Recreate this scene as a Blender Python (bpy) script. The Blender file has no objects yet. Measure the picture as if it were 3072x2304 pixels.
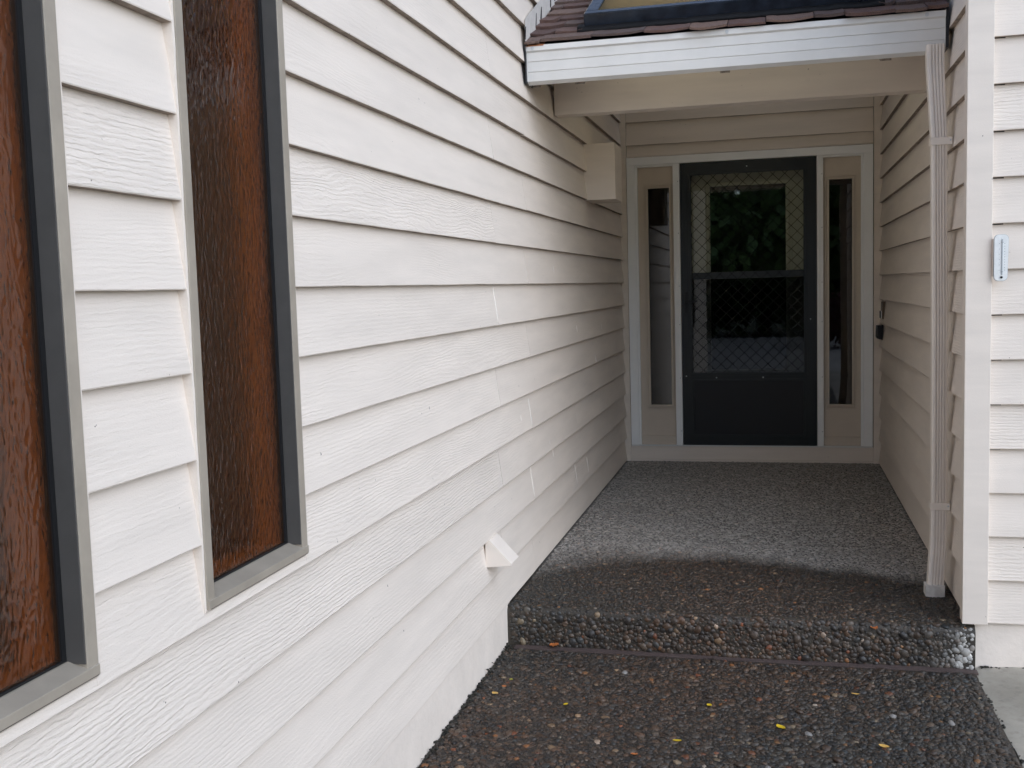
import bpy, math, random
import numpy as np
from mathutils import Vector, Matrix, noise as mnoise

R = math.radians
random.seed(7)
rng = np.random.default_rng(7)
sc = bpy.context.scene
COL = sc.collection

# ------------------------------------------------------------------ camera
YAW, PITCH, ROLL = 0.2466, -0.0901, -0.0290
CAM = Vector((1.056, -7.5722, 1.269))
fwd = Vector((-math.sin(YAW) * math.cos(PITCH), math.cos(YAW) * math.cos(PITCH), math.sin(PITCH)))
rgt = Vector((math.cos(YAW), math.sin(YAW), 0))
upv = rgt.cross(fwd)
r2 = rgt * math.cos(ROLL) + upv * math.sin(ROLL)
u2 = -rgt * math.sin(ROLL) + upv * math.cos(ROLL)
cd = bpy.data.cameras.new('camera')
cam = bpy.data.objects.new('camera', cd)
COL.objects.link(cam)
cam.matrix_world = Matrix((( r2.x, u2.x, -fwd.x, CAM.x), (r2.y, u2.y, -fwd.y, CAM.y), (r2.z, u2.z, -fwd.z, CAM.z), (0, 0, 0, 1)))
cd.sensor_width = 36.0
cd.lens = 36.0 * 3176.2 / 3072.0
cd.clip_start = 0.05
cd.clip_end = 600.0
sc.camera = cam

# ------------------------------------------------------------------ light
SUN_EL, SUN_AZ = R(30), R(130)       # overcast: a broad soft sun over the camera's right shoulder
w = bpy.data.worlds.new('World')
sc.world = w
w.use_nodes = True
nt = w.node_tree
nt.nodes.clear()
sky = nt.nodes.new('ShaderNodeTexSky')
sky.sky_type = 'NISHITA'
sky.sun_disc = False
sky.sun_elevation = SUN_EL
sky.sun_rotation = SUN_AZ
sky.dust_density = 1.5
sky.air_density = 1.0
hs = nt.nodes.new('ShaderNodeHueSaturation')
hs.inputs['Saturation'].default_value = 0.6
bg = nt.nodes.new('ShaderNodeBackground')
bg.inputs['Strength'].default_value = 0.15
wo = nt.nodes.new('ShaderNodeOutputWorld')
nt.links.new(sky.outputs[0], hs.inputs['Color'])
cool = nt.nodes.new('ShaderNodeMix')          # white balance of the grey day
cool.data_type = 'RGBA'
cool.blend_type = 'MULTIPLY'
cool.inputs[0].default_value = 1.0
cool.inputs[7].default_value = (0.86, 0.93, 1.07, 1.0)
nt.links.new(hs.outputs[0], cool.inputs[6])
nt.links.new(cool.outputs[2], bg.inputs[0])
nt.links.new(bg.outputs[0], wo.inputs[0])

sd = bpy.data.lights.new('sun', 'SUN')
sd.energy = 1.5
sd.angle = R(76)
sd.color = (0.72, 0.845, 1.0)
sun = bpy.data.objects.new('sun', sd)
COL.objects.link(sun)
sdir = Vector((math.sin(SUN_AZ) * math.cos(SUN_EL), math.cos(SUN_AZ) * math.cos(SUN_EL), math.sin(SUN_EL)))
sun.rotation_euler = sdir.to_track_quat('Z', 'Y').to_euler()
sun.location = (3, -12, 12)

vs = sc.view_settings
vs.view_transform = 'Standard'
vs.look = 'None'
vs.exposure = 0.29
vs.gamma = 1.0
vs.use_curve_mapping = False
sc.cycles.use_denoising = True
sc.cycles.use_adaptive_sampling = True
sc.cycles.adaptive_threshold = 0.03
sc.cycles.use_light_tree = True
sc.cycles.max_bounces = 8
sc.cycles.diffuse_bounces = 5
sc.cycles.glossy_bounces = 3
sc.cycles.transparent_max_bounces = 10
sc.cycles.caustics_reflective = False
sc.cycles.caustics_refractive = True

# ------------------------------------------------------------------ materials
def mat(name):
    m = bpy.data.materials.new(name)
    m.use_nodes = True
    t = m.node_tree
    b = t.nodes['Principled BSDF']
    return m, t, b

def N(t, kind, **kw):
    n = t.nodes.new(kind)
    for k, v in kw.items():
        if k.startswith('i_'):
            n.inputs[k[2:].replace('_', ' ')].default_value = v
        else:
            setattr(n, k, v)
    return n

def math_n(t, op, a, b=None):
    n = t.nodes.new('ShaderNodeMath')
    n.operation = op
    for i, v in enumerate((a, b)):
        if v is None:
            continue
        if isinstance(v, (int, float)):
            n.inputs[i].default_value = v
        else:
            t.links.new(v, n.inputs[i])
    return n.outputs[0]

def mixc(t, fac, a, b, blend='MIX'):
    n = t.nodes.new('ShaderNodeMix')
    n.data_type = 'RGBA'
    n.blend_type = blend
    for key, v in (('Factor', fac), ('A', a), ('B', b)):
        s = [x for x in n.inputs if x.name == key and (x.type == 'RGBA' or key == 'Factor')][0]
        if isinstance(v, (int, float)):
            s.default_value = v
        elif isinstance(v, tuple):
            s.default_value = v + (1,) if len(v) == 3 else v
        else:
            t.links.new(v, s)
    return [x for x in n.outputs if x.type == 'RGBA'][0]

def ramp(t, src, stops):
    n = t.nodes.new('ShaderNodeValToRGB')
    t.links.new(src, n.inputs[0])
    e = n.color_ramp.elements
    while len(e) < len(stops):
        e.new(0.5)
    for el, (p, c) in zip(e, stops):
        el.position = p
        el.color = (c, c, c, 1) if isinstance(c, (int, float)) else tuple(c) + (1,)
    return n.outputs[0]

def coords(t, scale=(1, 1, 1), out='Object', off=None):
    tc = t.nodes.new('ShaderNodeTexCoord')
    mp = t.nodes.new('ShaderNodeMapping')
    mp.inputs['Scale'].default_value = scale
    t.links.new(tc.outputs[out], mp.inputs[0])
    if off is not None:
        t.links.new(off, mp.inputs['Location'])
    return mp.outputs[0]

def noise(t, vec, scale, detail=4, rough=0.55, w=None):
    n = t.nodes.new('ShaderNodeTexNoise')
    if w is not None:
        n.noise_dimensions = '4D'
        t.links.new(w, n.inputs['W'])
    n.inputs['Scale'].default_value = scale
    n.inputs['Detail'].default_value = detail
    n.inputs['Roughness'].default_value = rough
    t.links.new(vec, n.inputs['Vector'])
    return n.outputs[0]

def bump(t, b, h, strength, dist, prev=None):
    n = t.nodes.new('ShaderNodeBump')
    n.inputs['Strength'].default_value = strength
    n.inputs['Distance'].default_value = dist
    t.links.new(h, n.inputs['Height'])
    if prev is not None:
        t.links.new(prev, n.inputs['Normal'])
    t.links.new(n.outputs[0], b.inputs['Normal'])
    return n.outputs[0]

PAINT = (0.80, 0.715, 0.63)

def siding_material(name, color, grain=True):
    m, t, b = mat(name)
    oi = t.nodes.new('ShaderNodeObjectInfo')
    rnd = oi.outputs['Random']
    cb = t.nodes.new('ShaderNodeCombineXYZ')
    t.links.new(math_n(t, 'MULTIPLY', rnd, 57.0), cb.inputs[0])
    t.links.new(math_n(t, 'MULTIPLY', rnd, 31.0), cb.inputs[1])
    OF = cb.outputs[0]
    obj = coords(t)
    # colour: tiny differences from board to board, faint grime, a few chips
    n1 = noise(t, coords(t, (0.7, 1, 5), off=OF), 3.0, 3, 0.6)
    vari = math_n(t, 'ADD', math_n(t, 'MULTIPLY', rnd, 0.05), 0.955)
    c = mixc(t, ramp(t, n1, [(0.35, 0.0), (0.75, 1.0)]), tuple(x * 1.03 for x in color), tuple(x * 0.93 for x in color))
    mul = t.nodes.new('ShaderNodeCombineColor')
    for i in range(3):
        t.links.new(vari, mul.inputs[i])
    c = mixc(t, 1.0, c, mul.outputs[0], 'MULTIPLY')
    spots = noise(t, coords(t, (1, 1, 1), off=OF), 55.0, 2, 0.6)
    c = mixc(t, ramp(t, spots, [(0.765, 0.0), (0.785, 1.0)]), c, (0.16, 0.13, 0.11))
    t.links.new(c, b.inputs['Base Color'])
    b.inputs['Roughness'].default_value = 0.62
    b.inputs['Specular IOR Level'].default_value = 0.25
    if grain:
        sep = t.nodes.new('ShaderNodeSeparateXYZ')
        t.links.new(obj, sep.inputs[0])
        warp = noise(t, coords(t, (0.9, 1, 4.5), off=OF), 1.6, 2, 0.5)
        fine = noise(t, coords(t, (6, 1, 30), off=OF), 4.0, 2, 0.6)
        # strength of the cathedral warp differs from board to board
        r2_ = math_n(t, 'FRACT', math_n(t, 'MULTIPLY', rnd, 7.31))
        k = math_n(t, 'ADD', math_n(t, 'MULTIPLY', math_n(t, 'POWER', r2_, 1.5), 75.0), 8.0)
        freq = math_n(t, 'ADD', math_n(t, 'MULTIPLY', math_n(t, 'FRACT', math_n(t, 'MULTIPLY', rnd, 3.7)), 260.0), 420.0)
        ph = math_n(t, 'ADD', math_n(t, 'MULTIPLY', sep.outputs[2], freq), math_n(t, 'MULTIPLY', warp, k))
        ph = math_n(t, 'ADD', ph, math_n(t, 'MULTIPLY', fine, 9.0))
        band = math_n(t, 'SINE', ph)
        patch = ramp(t, noise(t, coords(t, (0.8, 1, 3), off=OF), 1.9, 1, 0.5), [(0.40, 0.0), (0.62, 1.0)])
        r3 = math_n(t, 'FRACT', math_n(t, 'MULTIPLY', rnd, 13.7))
        amp = math_n(t, 'ADD', math_n(t, 'MULTIPLY', math_n(t, 'POWER', r3, 3.5), 0.62), math_n(t, 'MULTIPLY', patch, 0.24))
        broken = noise(t, coords(t, (22, 1, 110), off=OF), 1.0, 2, 0.75)
        h = math_n(t, 'MULTIPLY', band, amp)
        h = math_n(t, 'MULTIPLY', h, math_n(t, 'MULTIPLY', math_n(t, 'POWER', broken, 2.0), 3.0))
        pimple = noise(t, coords(t, (1, 1, 1.6), off=OF), 240.0, 1, 0.6)
        h = math_n(t, 'ADD', h, math_n(t, 'MULTIPLY', pimple, 0.55))
        cup = noise(t, coords(t, (0.6, 1, 1), off=OF), 7.0, 1, 0.5)
        h = math_n(t, 'ADD', h, math_n(t, 'MULTIPLY', cup, 3.0))
        bump(t, b, h, 0.70, 0.0012)
    else:
        h = noise(t, obj, 160.0, 3, 0.6)
        bump(t, b, h, 0.35, 0.0009)
    return m

def plain(name, color, rough=0.5, metal=0.0, spec=0.4, nscale=None, namt=0.12, bscale=None, bstr=0.2, bdist=0.001):
    m, t, b = mat(name)
    b.inputs['Roughness'].default_value = rough
    b.inputs['Metallic'].default_value = metal
    b.inputs['Specular IOR Level'].default_value = spec
    if nscale:
        n1 = noise(t, coords(t), nscale, 5, 0.6)
        c = mixc(t, ramp(t, n1, [(0.3, 0.0), (0.7, 1.0)]), tuple(min(1, x * (1 + namt)) for x in color), tuple(x * (1 - namt) for x in color))
        t.links.new(c, b.inputs['Base Color'])
    else:
        b.inputs['Base Color'].default_value = color + (1,)
    if bscale:
        bump(t, b, noise(t, coords(t), bscale, 3, 0.6), bstr, bdist)
    return m

M = {}
M['siding'] = siding_material('painted lap siding', PAINT)
M['trim'] = siding_material('painted trim', tuple(x * 0.99 for x in PAINT), grain=False)
M['siding_edge'] = plain('shade-toned board underside', (0.30, 0.245, 0.20), 0.8, nscale=30, namt=0.35)  # lap-line shade put into a darker colour on every board underside
M['caulk'] = plain('painted caulk', tuple(x * 0.97 for x in PAINT), 0.6, bscale=70, bstr=0.5, bdist=0.003)
M['sheath'] = plain('dark building paper', (0.05, 0.045, 0.04), 0.9)
M['foundation'] = plain('painted concrete foundation', (0.80, 0.715, 0.63), 0.8, nscale=9, namt=0.06, bscale=45, bstr=0.5, bdist=0.003)
M['white_vinyl'] = plain('white door trim', (0.93, 0.935, 0.93), 0.4, nscale=6, namt=0.03)
M['gutter'] = plain('white enamelled gutter', (0.70, 0.685, 0.655), 0.33, nscale=5, namt=0.05)
M['screw'] = plain('painted screw head', (0.55, 0.57, 0.58), 0.4)
M['cream'] = plain('cream door paint', (0.64, 0.555, 0.46), 0.45, nscale=7, namt=0.04)
M['entry'] = plain('pale yellow entry door paint', (0.50, 0.465, 0.375), 0.45, nscale=7, namt=0.03)
M['storm'] = plain('black green storm door enamel', (0.010, 0.014, 0.016), 0.38, nscale=9, namt=0.2)
M['storm_panel'] = plain('textured black kick panel', (0.009, 0.009, 0.011), 0.5, bscale=300, bstr=0.3, bdist=0.0006)
M['wire'] = plain('black grille wire', (0.004, 0.004, 0.0045), 0.6, spec=0.15)
M['downspout'] = plain('almond downspout enamel', (0.86, 0.78, 0.69), 0.42, nscale=4, namt=0.06)
M['downspout_cap'] = plain('chipped white downspout end', (0.72, 0.69, 0.65), 0.6, nscale=35, namt=0.15)
M['black_gap'] = plain('black end strip', (0.012, 0.012, 0.014), 0.5)  # solid black strip between each gutter end and the wall
M['flashing'] = plain('white step flashing', (0.62, 0.59, 0.55), 0.5, nscale=30, namt=0.12)
M['rust'] = plain('rusty drip edge', (0.36, 0.14, 0.06), 0.8, nscale=40, namt=0.5)
M['alu_front'] = plain('taupe anodised window frame', (0.40, 0.35, 0.285), 0.42, 0.15, nscale=9, namt=0.12)
M['alu_dark'] = plain('slate grey window reveal', (0.088, 0.083, 0.078), 0.45, 0.1, nscale=12, namt=0.1)
M['gasket'] = plain('black window gasket', (0.008, 0.008, 0.009), 0.5)
M['interior'] = plain('interior wall paint', (0.22, 0.19, 0.16), 0.8)
M['return'] = plain('tan interior window return', (0.56, 0.49, 0.33), 0.7, nscale=9, namt=0.12)
M['black_plastic'] = plain('black plastic', (0.008, 0.009, 0.011), 0.45)
M['brown_plastic'] = plain('brown plastic', (0.12, 0.085, 0.06), 0.5)
M['white_plastic'] = plain('white plastic', (0.75, 0.74, 0.72), 0.4)
M['thermo_plate'] = plain('pale thermometer plate', (0.78, 0.79, 0.77), 0.3, nscale=60, namt=0.06)
M['thermo_tube'] = plain('grey thermometer tube', (0.40, 0.43, 0.45), 0.2)
M['thermo_mark'] = plain('thermometer ink', (0.25, 0.27, 0.29), 0.5)
M['rafter_wood'] = plain('weathered rafter wood', (0.34, 0.29, 0.25), 0.8, nscale=60, namt=0.55)  # mottled brown-grey wood for the rafters
M['ceiling'] = plain('painted porch ceiling', (0.50, 0.44, 0.38), 0.75)
M['skyframe'] = plain('black skylight curb', (0.012, 0.017, 0.026), 0.22, nscale=14, namt=0.5, bscale=30, bstr=0.35, bdist=0.004)
M['tar'] = plain('roofing tar', (0.008, 0.008, 0.009), 0.6, spec=0.2, bscale=40, bstr=0.4, bdist=0.006)

def shingle_material():
    m, t, b = mat('red brown asphalt shingle')
    oi = t.nodes.new('ShaderNodeObjectInfo')
    g = noise(t, coords(t), 260.0, 3, 0.7)
    g2 = noise(t, coords(t), 14.0, 3, 0.6)
    c = ramp(t, oi.outputs['Random'], [(0.0, (0.10, 0.052, 0.042)), (0.3, (0.18, 0.098, 0.076)), (0.6, (0.11, 0.078, 0.07)), (1.0, (0.25, 0.155, 0.115))])
    c = mixc(t, ramp(t, g2, [(0.3, 0.0), (0.8, 0.6)]), c, (0.17, 0.13, 0.125))
    c = mixc(t, ramp(t, g, [(0.35, 0.0), (0.65, 1.0)]), mixc(t, 1.0, c, (0.55, 0.55, 0.55), 'MULTIPLY'), c)
    t.links.new(c, b.inputs['Base Color'])
    b.inputs['Roughness'].default_value = 0.85
    bump(t, b, g, 0.7, 0.004)
    return m
M['shingle'] = shingle_material()

def amber_glass():
    m, t, b = mat('amber hammered glass')
    t.nodes.remove(b)
    out = t.nodes['Material Output']
    v = coords(t, (1, 1, 0.45))
    warp = noise(t, v, 22.0, 2, 0.5)
    vor = t.nodes.new('ShaderNodeTexVoronoi')
    vor.feature = 'SMOOTH_F1'
    vor.inputs['Scale'].default_value = 100.0
    vor.inputs['Smoothness'].default_value = 0.35
    mixv = t.nodes.new('ShaderNodeVectorMath')
    mixv.operation = 'MULTIPLY_ADD'
    cmb = t.nodes.new('ShaderNodeCombineXYZ')
    for i in range(3):
        t.links.new(warp, cmb.inputs[i])
    t.links.new(cmb.outputs[0], mixv.inputs[0])
    mixv.inputs[1].default_value = (0.035, 0.035, 0.035)
    t.links.new(v, mixv.inputs[2])
    t.links.new(mixv.outputs[0], vor.inputs['Vector'])
    h = vor.outputs['Distance']
    bn = t.nodes.new('ShaderNodeBump')
    bn.inputs['Strength'].default_value = 0.3
    bn.inputs['Distance'].default_value = 0.004
    t.links.new(h, bn.inputs['Height'])
    tr = t.nodes.new('ShaderNodeBsdfTransparent')
    c = mixc(t, ramp(t, h, [(0.15, 0.0), (0.75, 1.0)]), (0.90, 0.66, 0.40), (0.80, 0.55, 0.31))
    t.links.new(c, tr.inputs[0])
    gl = t.nodes.new('ShaderNodeBsdfGlossy')
    gl.inputs['Roughness'].default_value = 0.07
    t.links.new(bn.outputs[0], gl.inputs['Normal'])
    fr = t.nodes.new('ShaderNodeFresnel')
    fr.inputs['IOR'].default_value = 1.62
    t.links.new(bn.outputs[0], fr.inputs['Normal'])
    rf = t.nodes.new('ShaderNodeBsdfRefraction')
    rf.inputs['IOR'].default_value = 1.10
    rf.inputs['Roughness'].default_value = 0.06
    t.links.new(c, rf.inputs['Color'])
    bn2 = t.nodes.new('ShaderNodeBump')
    bn2.inputs['Strength'].default_value = 0.7
    bn2.inputs['Distance'].default_value = 0.006
    t.links.new(h, bn2.inputs['Height'])
    t.links.new(bn2.outputs[0], rf.inputs['Normal'])
    thru = t.nodes.new('ShaderNodeMixShader')
    thru.inputs[0].default_value = 0.72
    t.links.new(tr.outputs[0], thru.inputs[1])
    t.links.new(rf.outputs[0], thru.inputs[2])
    # the glass body itself scatters a little amber light
    df = t.nodes.new('ShaderNodeBsdfDiffuse')
    df.inputs['Color'].default_value = (0.13, 0.062, 0.032, 1)
    body = t.nodes.new('ShaderNodeMixShader')
    body.inputs[0].default_value = 0.13
    t.links.new(thru.outputs[0], body.inputs[1])
    t.links.new(df.outputs[0], body.inputs[2])
    geo = t.nodes.new('ShaderNodeNewGeometry')
    fac = math_n(t, 'MULTIPLY', fr.outputs[0], math_n(t, 'SUBTRACT', 1.0, geo.outputs['Backfacing']))
    mx = t.nodes.new('ShaderNodeMixShader')
    t.links.new(fac, mx.inputs[0])
    t.links.new(body.outputs[0], mx.inputs[1])
    t.links.new(gl.outputs[0], mx.inputs[2])
    t.links.new(mx.outputs[0], out.inputs['Surface'])
    return m
M['amber'] = amber_glass()

def clear_glass(name, tint, ior=1.5, wav=0.0):
    m, t, b = mat(name)
    t.nodes.remove(b)
    out = t.nodes['Material Output']
    tr = t.nodes.new('ShaderNodeBsdfTransparent')
    tr.inputs[0].default_value = tint + (1,)
    gl = t.nodes.new('ShaderNodeBsdfGlossy')
    gl.inputs['Roughness'].default_value = 0.01
    fr = t.nodes.new('ShaderNodeFresnel')
    fr.inputs['IOR'].default_value = ior
    if wav:
        bn = t.nodes.new('ShaderNodeBump')
        bn.inputs['Strength'].default_value = wav
        bn.inputs['Distance'].default_value = 0.02
        t.links.new(noise(t, coords(t), 3.0, 1, 0.5), bn.inputs['Height'])
        t.links.new(bn.outputs[0], gl.inputs['Normal'])
    geo = t.nodes.new('ShaderNodeNewGeometry')
    fac = math_n(t, 'MULTIPLY', fr.outputs[0], math_n(t, 'SUBTRACT', 1.0, geo.outputs['Backfacing']))
    mx = t.nodes.new('ShaderNodeMixShader')
    t.links.new(fac, mx.inputs[0])
    t.links.new(tr.outputs[0], mx.inputs[1])
    t.links.new(gl.outputs[0], mx.inputs[2])
    t.links.new(mx.outputs[0], out.inputs['Surface'])
    return m
M['glass'] = clear_glass('clear storm glass', (0.92, 0.94, 0.92))
M['glass_dark'] = clear_glass('insulated door glass', (0.38, 0.40, 0.40), 2.5, 0.03)
M['glass_side'] = clear_glass('sidelight glass', (0.30, 0.32, 0.32), 1.75, 0.03)
M['screen'] = clear_glass('insect screen mesh', (0.55, 0.55, 0.58), 1.12)

def skylight_glass():
    m, t, b = mat('yellowed skylight acrylic')
    n1 = noise(t, coords(t, (1, 3, 1)), 6.0, 6, 0.65)
    n2 = noise(t, coords(t), 60.0, 4, 0.7)
    c = mixc(t, ramp(t, n1, [(0.52, 0.0), (0.68, 1.0)]), (0.62, 0.54, 0.34), (0.40, 0.33, 0.21))
    c = mixc(t, ramp(t, math_n(t, 'MULTIPLY', n1, n2), [(0.33, 0.0), (0.40, 1.0)]), c, (0.07, 0.06, 0.045))
    t.links.new(c, b.inputs['Base Color'])
    b.inputs['Roughness'].default_value = 0.25
    b.inputs['Transmission Weight'].default_value = 0.0
    tl = t.nodes.new('ShaderNodeBsdfTranslucent')
    tl.inputs[0].default_value = (0.95, 0.86, 0.66, 1)
    ms = t.nodes.new('ShaderNodeMixShader')
    ms.inputs[0].default_value = 0.92
    t.links.new(b.outputs[0], ms.inputs[1])
    t.links.new(tl.outputs[0], ms.inputs[2])
    t.links.new(ms.outputs[0], t.nodes['Material Output'].inputs['Surface'])
    return m
M['acrylic'] = skylight_glass()

def attr_material(name, rough_dry, rough_wet, bscale, bstr, bdist, coat=0.0):
    """colour from the 'Col' attribute, alpha of it says how wet the surface is"""
    m, t, b = mat(name)
    a = t.nodes.new('ShaderNodeAttribute')
    a.attribute_name = 'Col'
    n1 = noise(t, coords(t), 150.0, 3, 0.65)
    c = mixc(t, ramp(t, n1, [(0.3, 0.0), (0.7, 1.0)]), mixc(t, 1.0, a.outputs['Color'], (0.72, 0.72, 0.72), 'MULTIPLY'), a.outputs['Color'])
    t.links.new(c, b.inputs['Base Color'])
    mr = t.nodes.new('ShaderNodeMapRange')
    mr.inputs['To Min'].default_value = rough_dry
    mr.inputs['To Max'].default_value = rough_wet
    t.links.new(a.outputs['Alpha'], mr.inputs['Value'])
    t.links.new(mr.outputs[0], b.inputs['Roughness'])
    b.inputs['Specular IOR Level'].default_value = 0.45
    bump(t, b, noise(t, coords(t), bscale, 3, 0.6), bstr, bdist)
    return m
M['mortar'] = attr_material('aggregate mortar', 0.95, 0.5, 220, 0.7, 0.003)
M['pebble'] = attr_material('aggregate pebbles', 0.9, 0.46, 300, 0.2, 0.001)

def pad_material():
    m, t, b = mat('stained driveway concrete')
    n1 = noise(t, coords(t), 2.2, 6, 0.65)
    n2 = noise(t, coords(t), 30.0, 4, 0.7)
    c = mixc(t, ramp(t, n1, [(0.35, 0.0), (0.7, 1.0)]), (0.50, 0.46, 0.39), (0.31, 0.285, 0.235))
    c = mixc(t, ramp(t, n2, [(0.5, 0.0), (0.75, 0.5)]), c, (0.17, 0.16, 0.14))
    t.links.new(c, b.inputs['Base Color'])
    b.inputs['Roughness'].default_value = 0.85
    bump(t, b, n2, 0.4, 0.003)
    return m
M['pad'] = pad_material()

def strip_material():
    m, t, b = mat('dark redwood expansion strip')
    n1 = noise(t, coords(t, (2, 40, 40)), 3.0, 4, 0.65)
    c = mixc(t, n1, (0.062, 0.044, 0.040), (0.125, 0.092, 0.084))
    t.links.new(c, b.inputs['Base Color'])
    b.inputs['Roughness'].default_value = 0.5
    bump(t, b, n1, 0.5, 0.003)
    return m
M['strip'] = strip_material()

def leaf_material(name, c1, c2):
    m, t, b = mat(name)
    oi = t.nodes.new('ShaderNodeObjectInfo')
    n1 = noise(t, coords(t), 90.0, 3, 0.6)
    c = mixc(t, n1, c1, c2)
    t.links.new(c, b.inputs['Base Color'])
    b.inputs['Roughness'].default_value = 0.4
    return m
M['leaf_yellow'] = leaf_material('yellow leaf', (0.75, 0.52, 0.02), (0.62, 0.42, 0.03))
M['leaf_gold'] = leaf_material('golden leaf', (0.62, 0.34, 0.07), (0.72, 0.46, 0.14))
M['leaf_orange'] = leaf_material('orange leaf', (0.42, 0.12, 0.035), (0.58, 0.20, 0.06))
M['leaf_green'] = leaf_material('yellow green leaf', (0.42, 0.40, 0.05), (0.5, 0.45, 0.08))

def foliage_material(name, c1, c2):
    m, t, b = mat(name)
    n1 = noise(t, coords(t, out='Object'), 1.3, 3, 0.6)
    n2 = noise(t, coords(t, out='Object'), 9.0, 2, 0.6)
    c = mixc(t, math_n(t, 'MULTIPLY', math_n(t, 'ADD', n1, n2), 0.5), c1, c2)
    t.links.new(c, b.inputs['Base Color'])
    b.inputs['Roughness'].default_value = 0.6
    return m
M['foliage'] = foliage_material('dark green foliage', (0.05, 0.085, 0.025), (0.16, 0.24, 0.065))
M['foliage_red'] = foliage_material('dark red foliage', (0.06, 0.012, 0.014), (0.16, 0.04, 0.035))
M['bark'] = plain('bark', (0.09, 0.07, 0.055), 0.9, nscale=12, namt=0.3, bscale=30, bstr=0.6, bdist=0.02)
M['grass_ground'] = plain('lawn and soil', (0.045, 0.065, 0.025), 0.9, nscale=0.8, namt=0.4, bscale=25, bstr=0.5, bdist=0.02)
M['drive'] = plain('pale driveway', (0.50, 0.475, 0.43), 0.85, nscale=1.2, namt=0.15)

# ------------------------------------------------------------------ builders
WLOC = {}

def wloc(o):
    return WLOC.get(o.name, Vector((0, 0, 0)))

def link(o, parent=None, at=(0, 0, 0)):
    COL.objects.link(o)
    at = Vector(at)
    WLOC[o.name] = at
    if parent is not None:
        o.parent = parent
        o.location = at - wloc(parent)
    else:
        o.location = at
    return o

def tag(o, label=None, cat=None, group=None, kind=None):
    if label:
        o['label'] = label
    if cat:
        o['category'] = cat
    if group:
        o['group'] = group
    if kind:
        o['kind'] = kind
    return o

def empty(name, at, label=None, cat=None, parent=None):
    o = bpy.data.objects.new(name, None)
    o.empty_display_size = 0.1
    link(o, parent, at)
    return tag(o, label, cat)

class MB:
    def __init__(s):
        s.v = []
        s.f = []
    def add(s, verts, faces):
        n = len(s.v)
        s.v += [tuple(p) for p in verts]
        s.f += [tuple(i + n for i in f) for f in faces]
        return s
    def box(s, x0, x1, y0, y1, z0, z1):
        return s.add([(x0, y0, z0), (x1, y0, z0), (x1, y1, z0), (x0, y1, z0), (x0, y0, z1), (x1, y0, z1), (x1, y1, z1), (x0, y1, z1)],
                     [(0, 3, 2, 1), (4, 5, 6, 7), (0, 1, 5, 4), (1, 2, 6, 5), (2, 3, 7, 6), (3, 0, 4, 7)])
    def prism(s, poly, axis, a, b):
        """extrude a 2D polygon along an axis (0 x, 1 y, 2 z); poly gives the other two coordinates in order"""
        def P(p, q):
            if axis == 0:
                return (q, p[0], p[1])
            if axis == 1:
                return (p[0], q, p[1])
            return (p[0], p[1], q)
        n = len(poly)
        vv = [P(p, a) for p in poly] + [P(p, b) for p in poly]
        ff = [tuple(range(n)), tuple(range(2 * n - 1, n - 1, -1))]
        ff += [(i, i + n, (i + 1) % n + n, (i + 1) % n) for i in range(n)]
        return s.add(vv, ff)
    def sweep(s, rings, closed_ends=True):
        n = len(rings[0])
        vv = [p for r in rings for p in r]
        ff = []
        for k in range(len(rings) - 1):
            for i in range(n):
                ff.append((k * n + i, k * n + (i + 1) % n, (k + 1) * n + (i + 1) % n, (k + 1) * n + i))
        if closed_ends:
            ff.append(tuple(range(n - 1, -1, -1)))
            ff.append(tuple((len(rings) - 1) * n + i for i in range(n)))
        return s.add(vv, ff)
    def build(s, name, m, parent=None, smooth=False, bevel=0.0, origin=None, fix=True):
        v = np.array(s.v, float)
        if origin is None:
            o_ = np.array([(v[:, 0].min() + v[:, 0].max()) / 2, (v[:, 1].min() + v[:, 1].max()) / 2, v[:, 2].min()])
        else:
            o_ = np.array(origin, float)
        me = bpy.data.meshes.new(name)
        me.from_pydata([tuple(p) for p in v - o_], [], s.f)
        if fix:
            import bmesh
            bm = bmesh.new()
            bm.from_mesh(me)
            bmesh.ops.recalc_face_normals(bm, faces=bm.faces[:])
            if bevel:
                bmesh.ops.bevel(bm, geom=[e for e in bm.edges if len(e.link_faces) == 2 and e.calc_face_angle(0) > 0.5], offset=bevel, segments=2, affect='EDGES', profile=0.6)
            bm.to_mesh(me)
            bm.free()
        me.update()
        me.materials.append(M[m])
        if smooth:
            me.polygons.foreach_set('use_smooth', [True] * len(me.polygons))
        o = bpy.data.objects.new(name, me)
        return link(o, parent, o_)

def disc(mb, c, r, axis, d, n=14):
    pts = [(math.cos(2 * math.pi * i / n) * r, math.sin(2 * math.pi * i / n) * r) for i in range(n)]
    if axis == 1:
        mb.prism([(c[0] + p[0], c[2] + p[1]) for p in pts], 1, c[1], c[1] + d)
    elif axis == 0:
        mb.prism([(c[1] + p[0], c[2] + p[1]) for p in pts], 0, c[0], c[0] + d)
    else:
        mb.prism([(c[0] + p[0], c[1] + p[1]) for p in pts], 2, c[2], c[2] + d)
    return mb

def bx(name, m, parent, x0, x1, y0, y1, z0, z1, bevel=0.0):
    return MB().box(x0, x1, y0, y1, z0, z1).build(name, m, parent, bevel=bevel)

# ------------------------------------------------------------------ dimensions (metres)
EXP = 0.16                 # siding exposure
Z0 = 0.007                 # bottom of the lowest board
W = 1.7256                 # right porch wall
YF = -3.533                # facade right of the porch
YSTEP = -3.554             # front of the porch slab
ZG = -0.163                # walkway
YGUT = -2.970
YBEAM = -2.369
ZTOP = 3.05

# ------------------------------------------------------------------ ground
g = MB()
g.box(-40, 40, -60, 40, -0.42, -0.30).build('ground', 'grass_ground')
tag(bpy.data.objects['ground'], kind='structure')
o = MB().box(-7.0, 14, -20.5, -9.5, -0.305, -0.18).build('driveway', 'drive')
tag(o, kind='structure')

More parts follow.
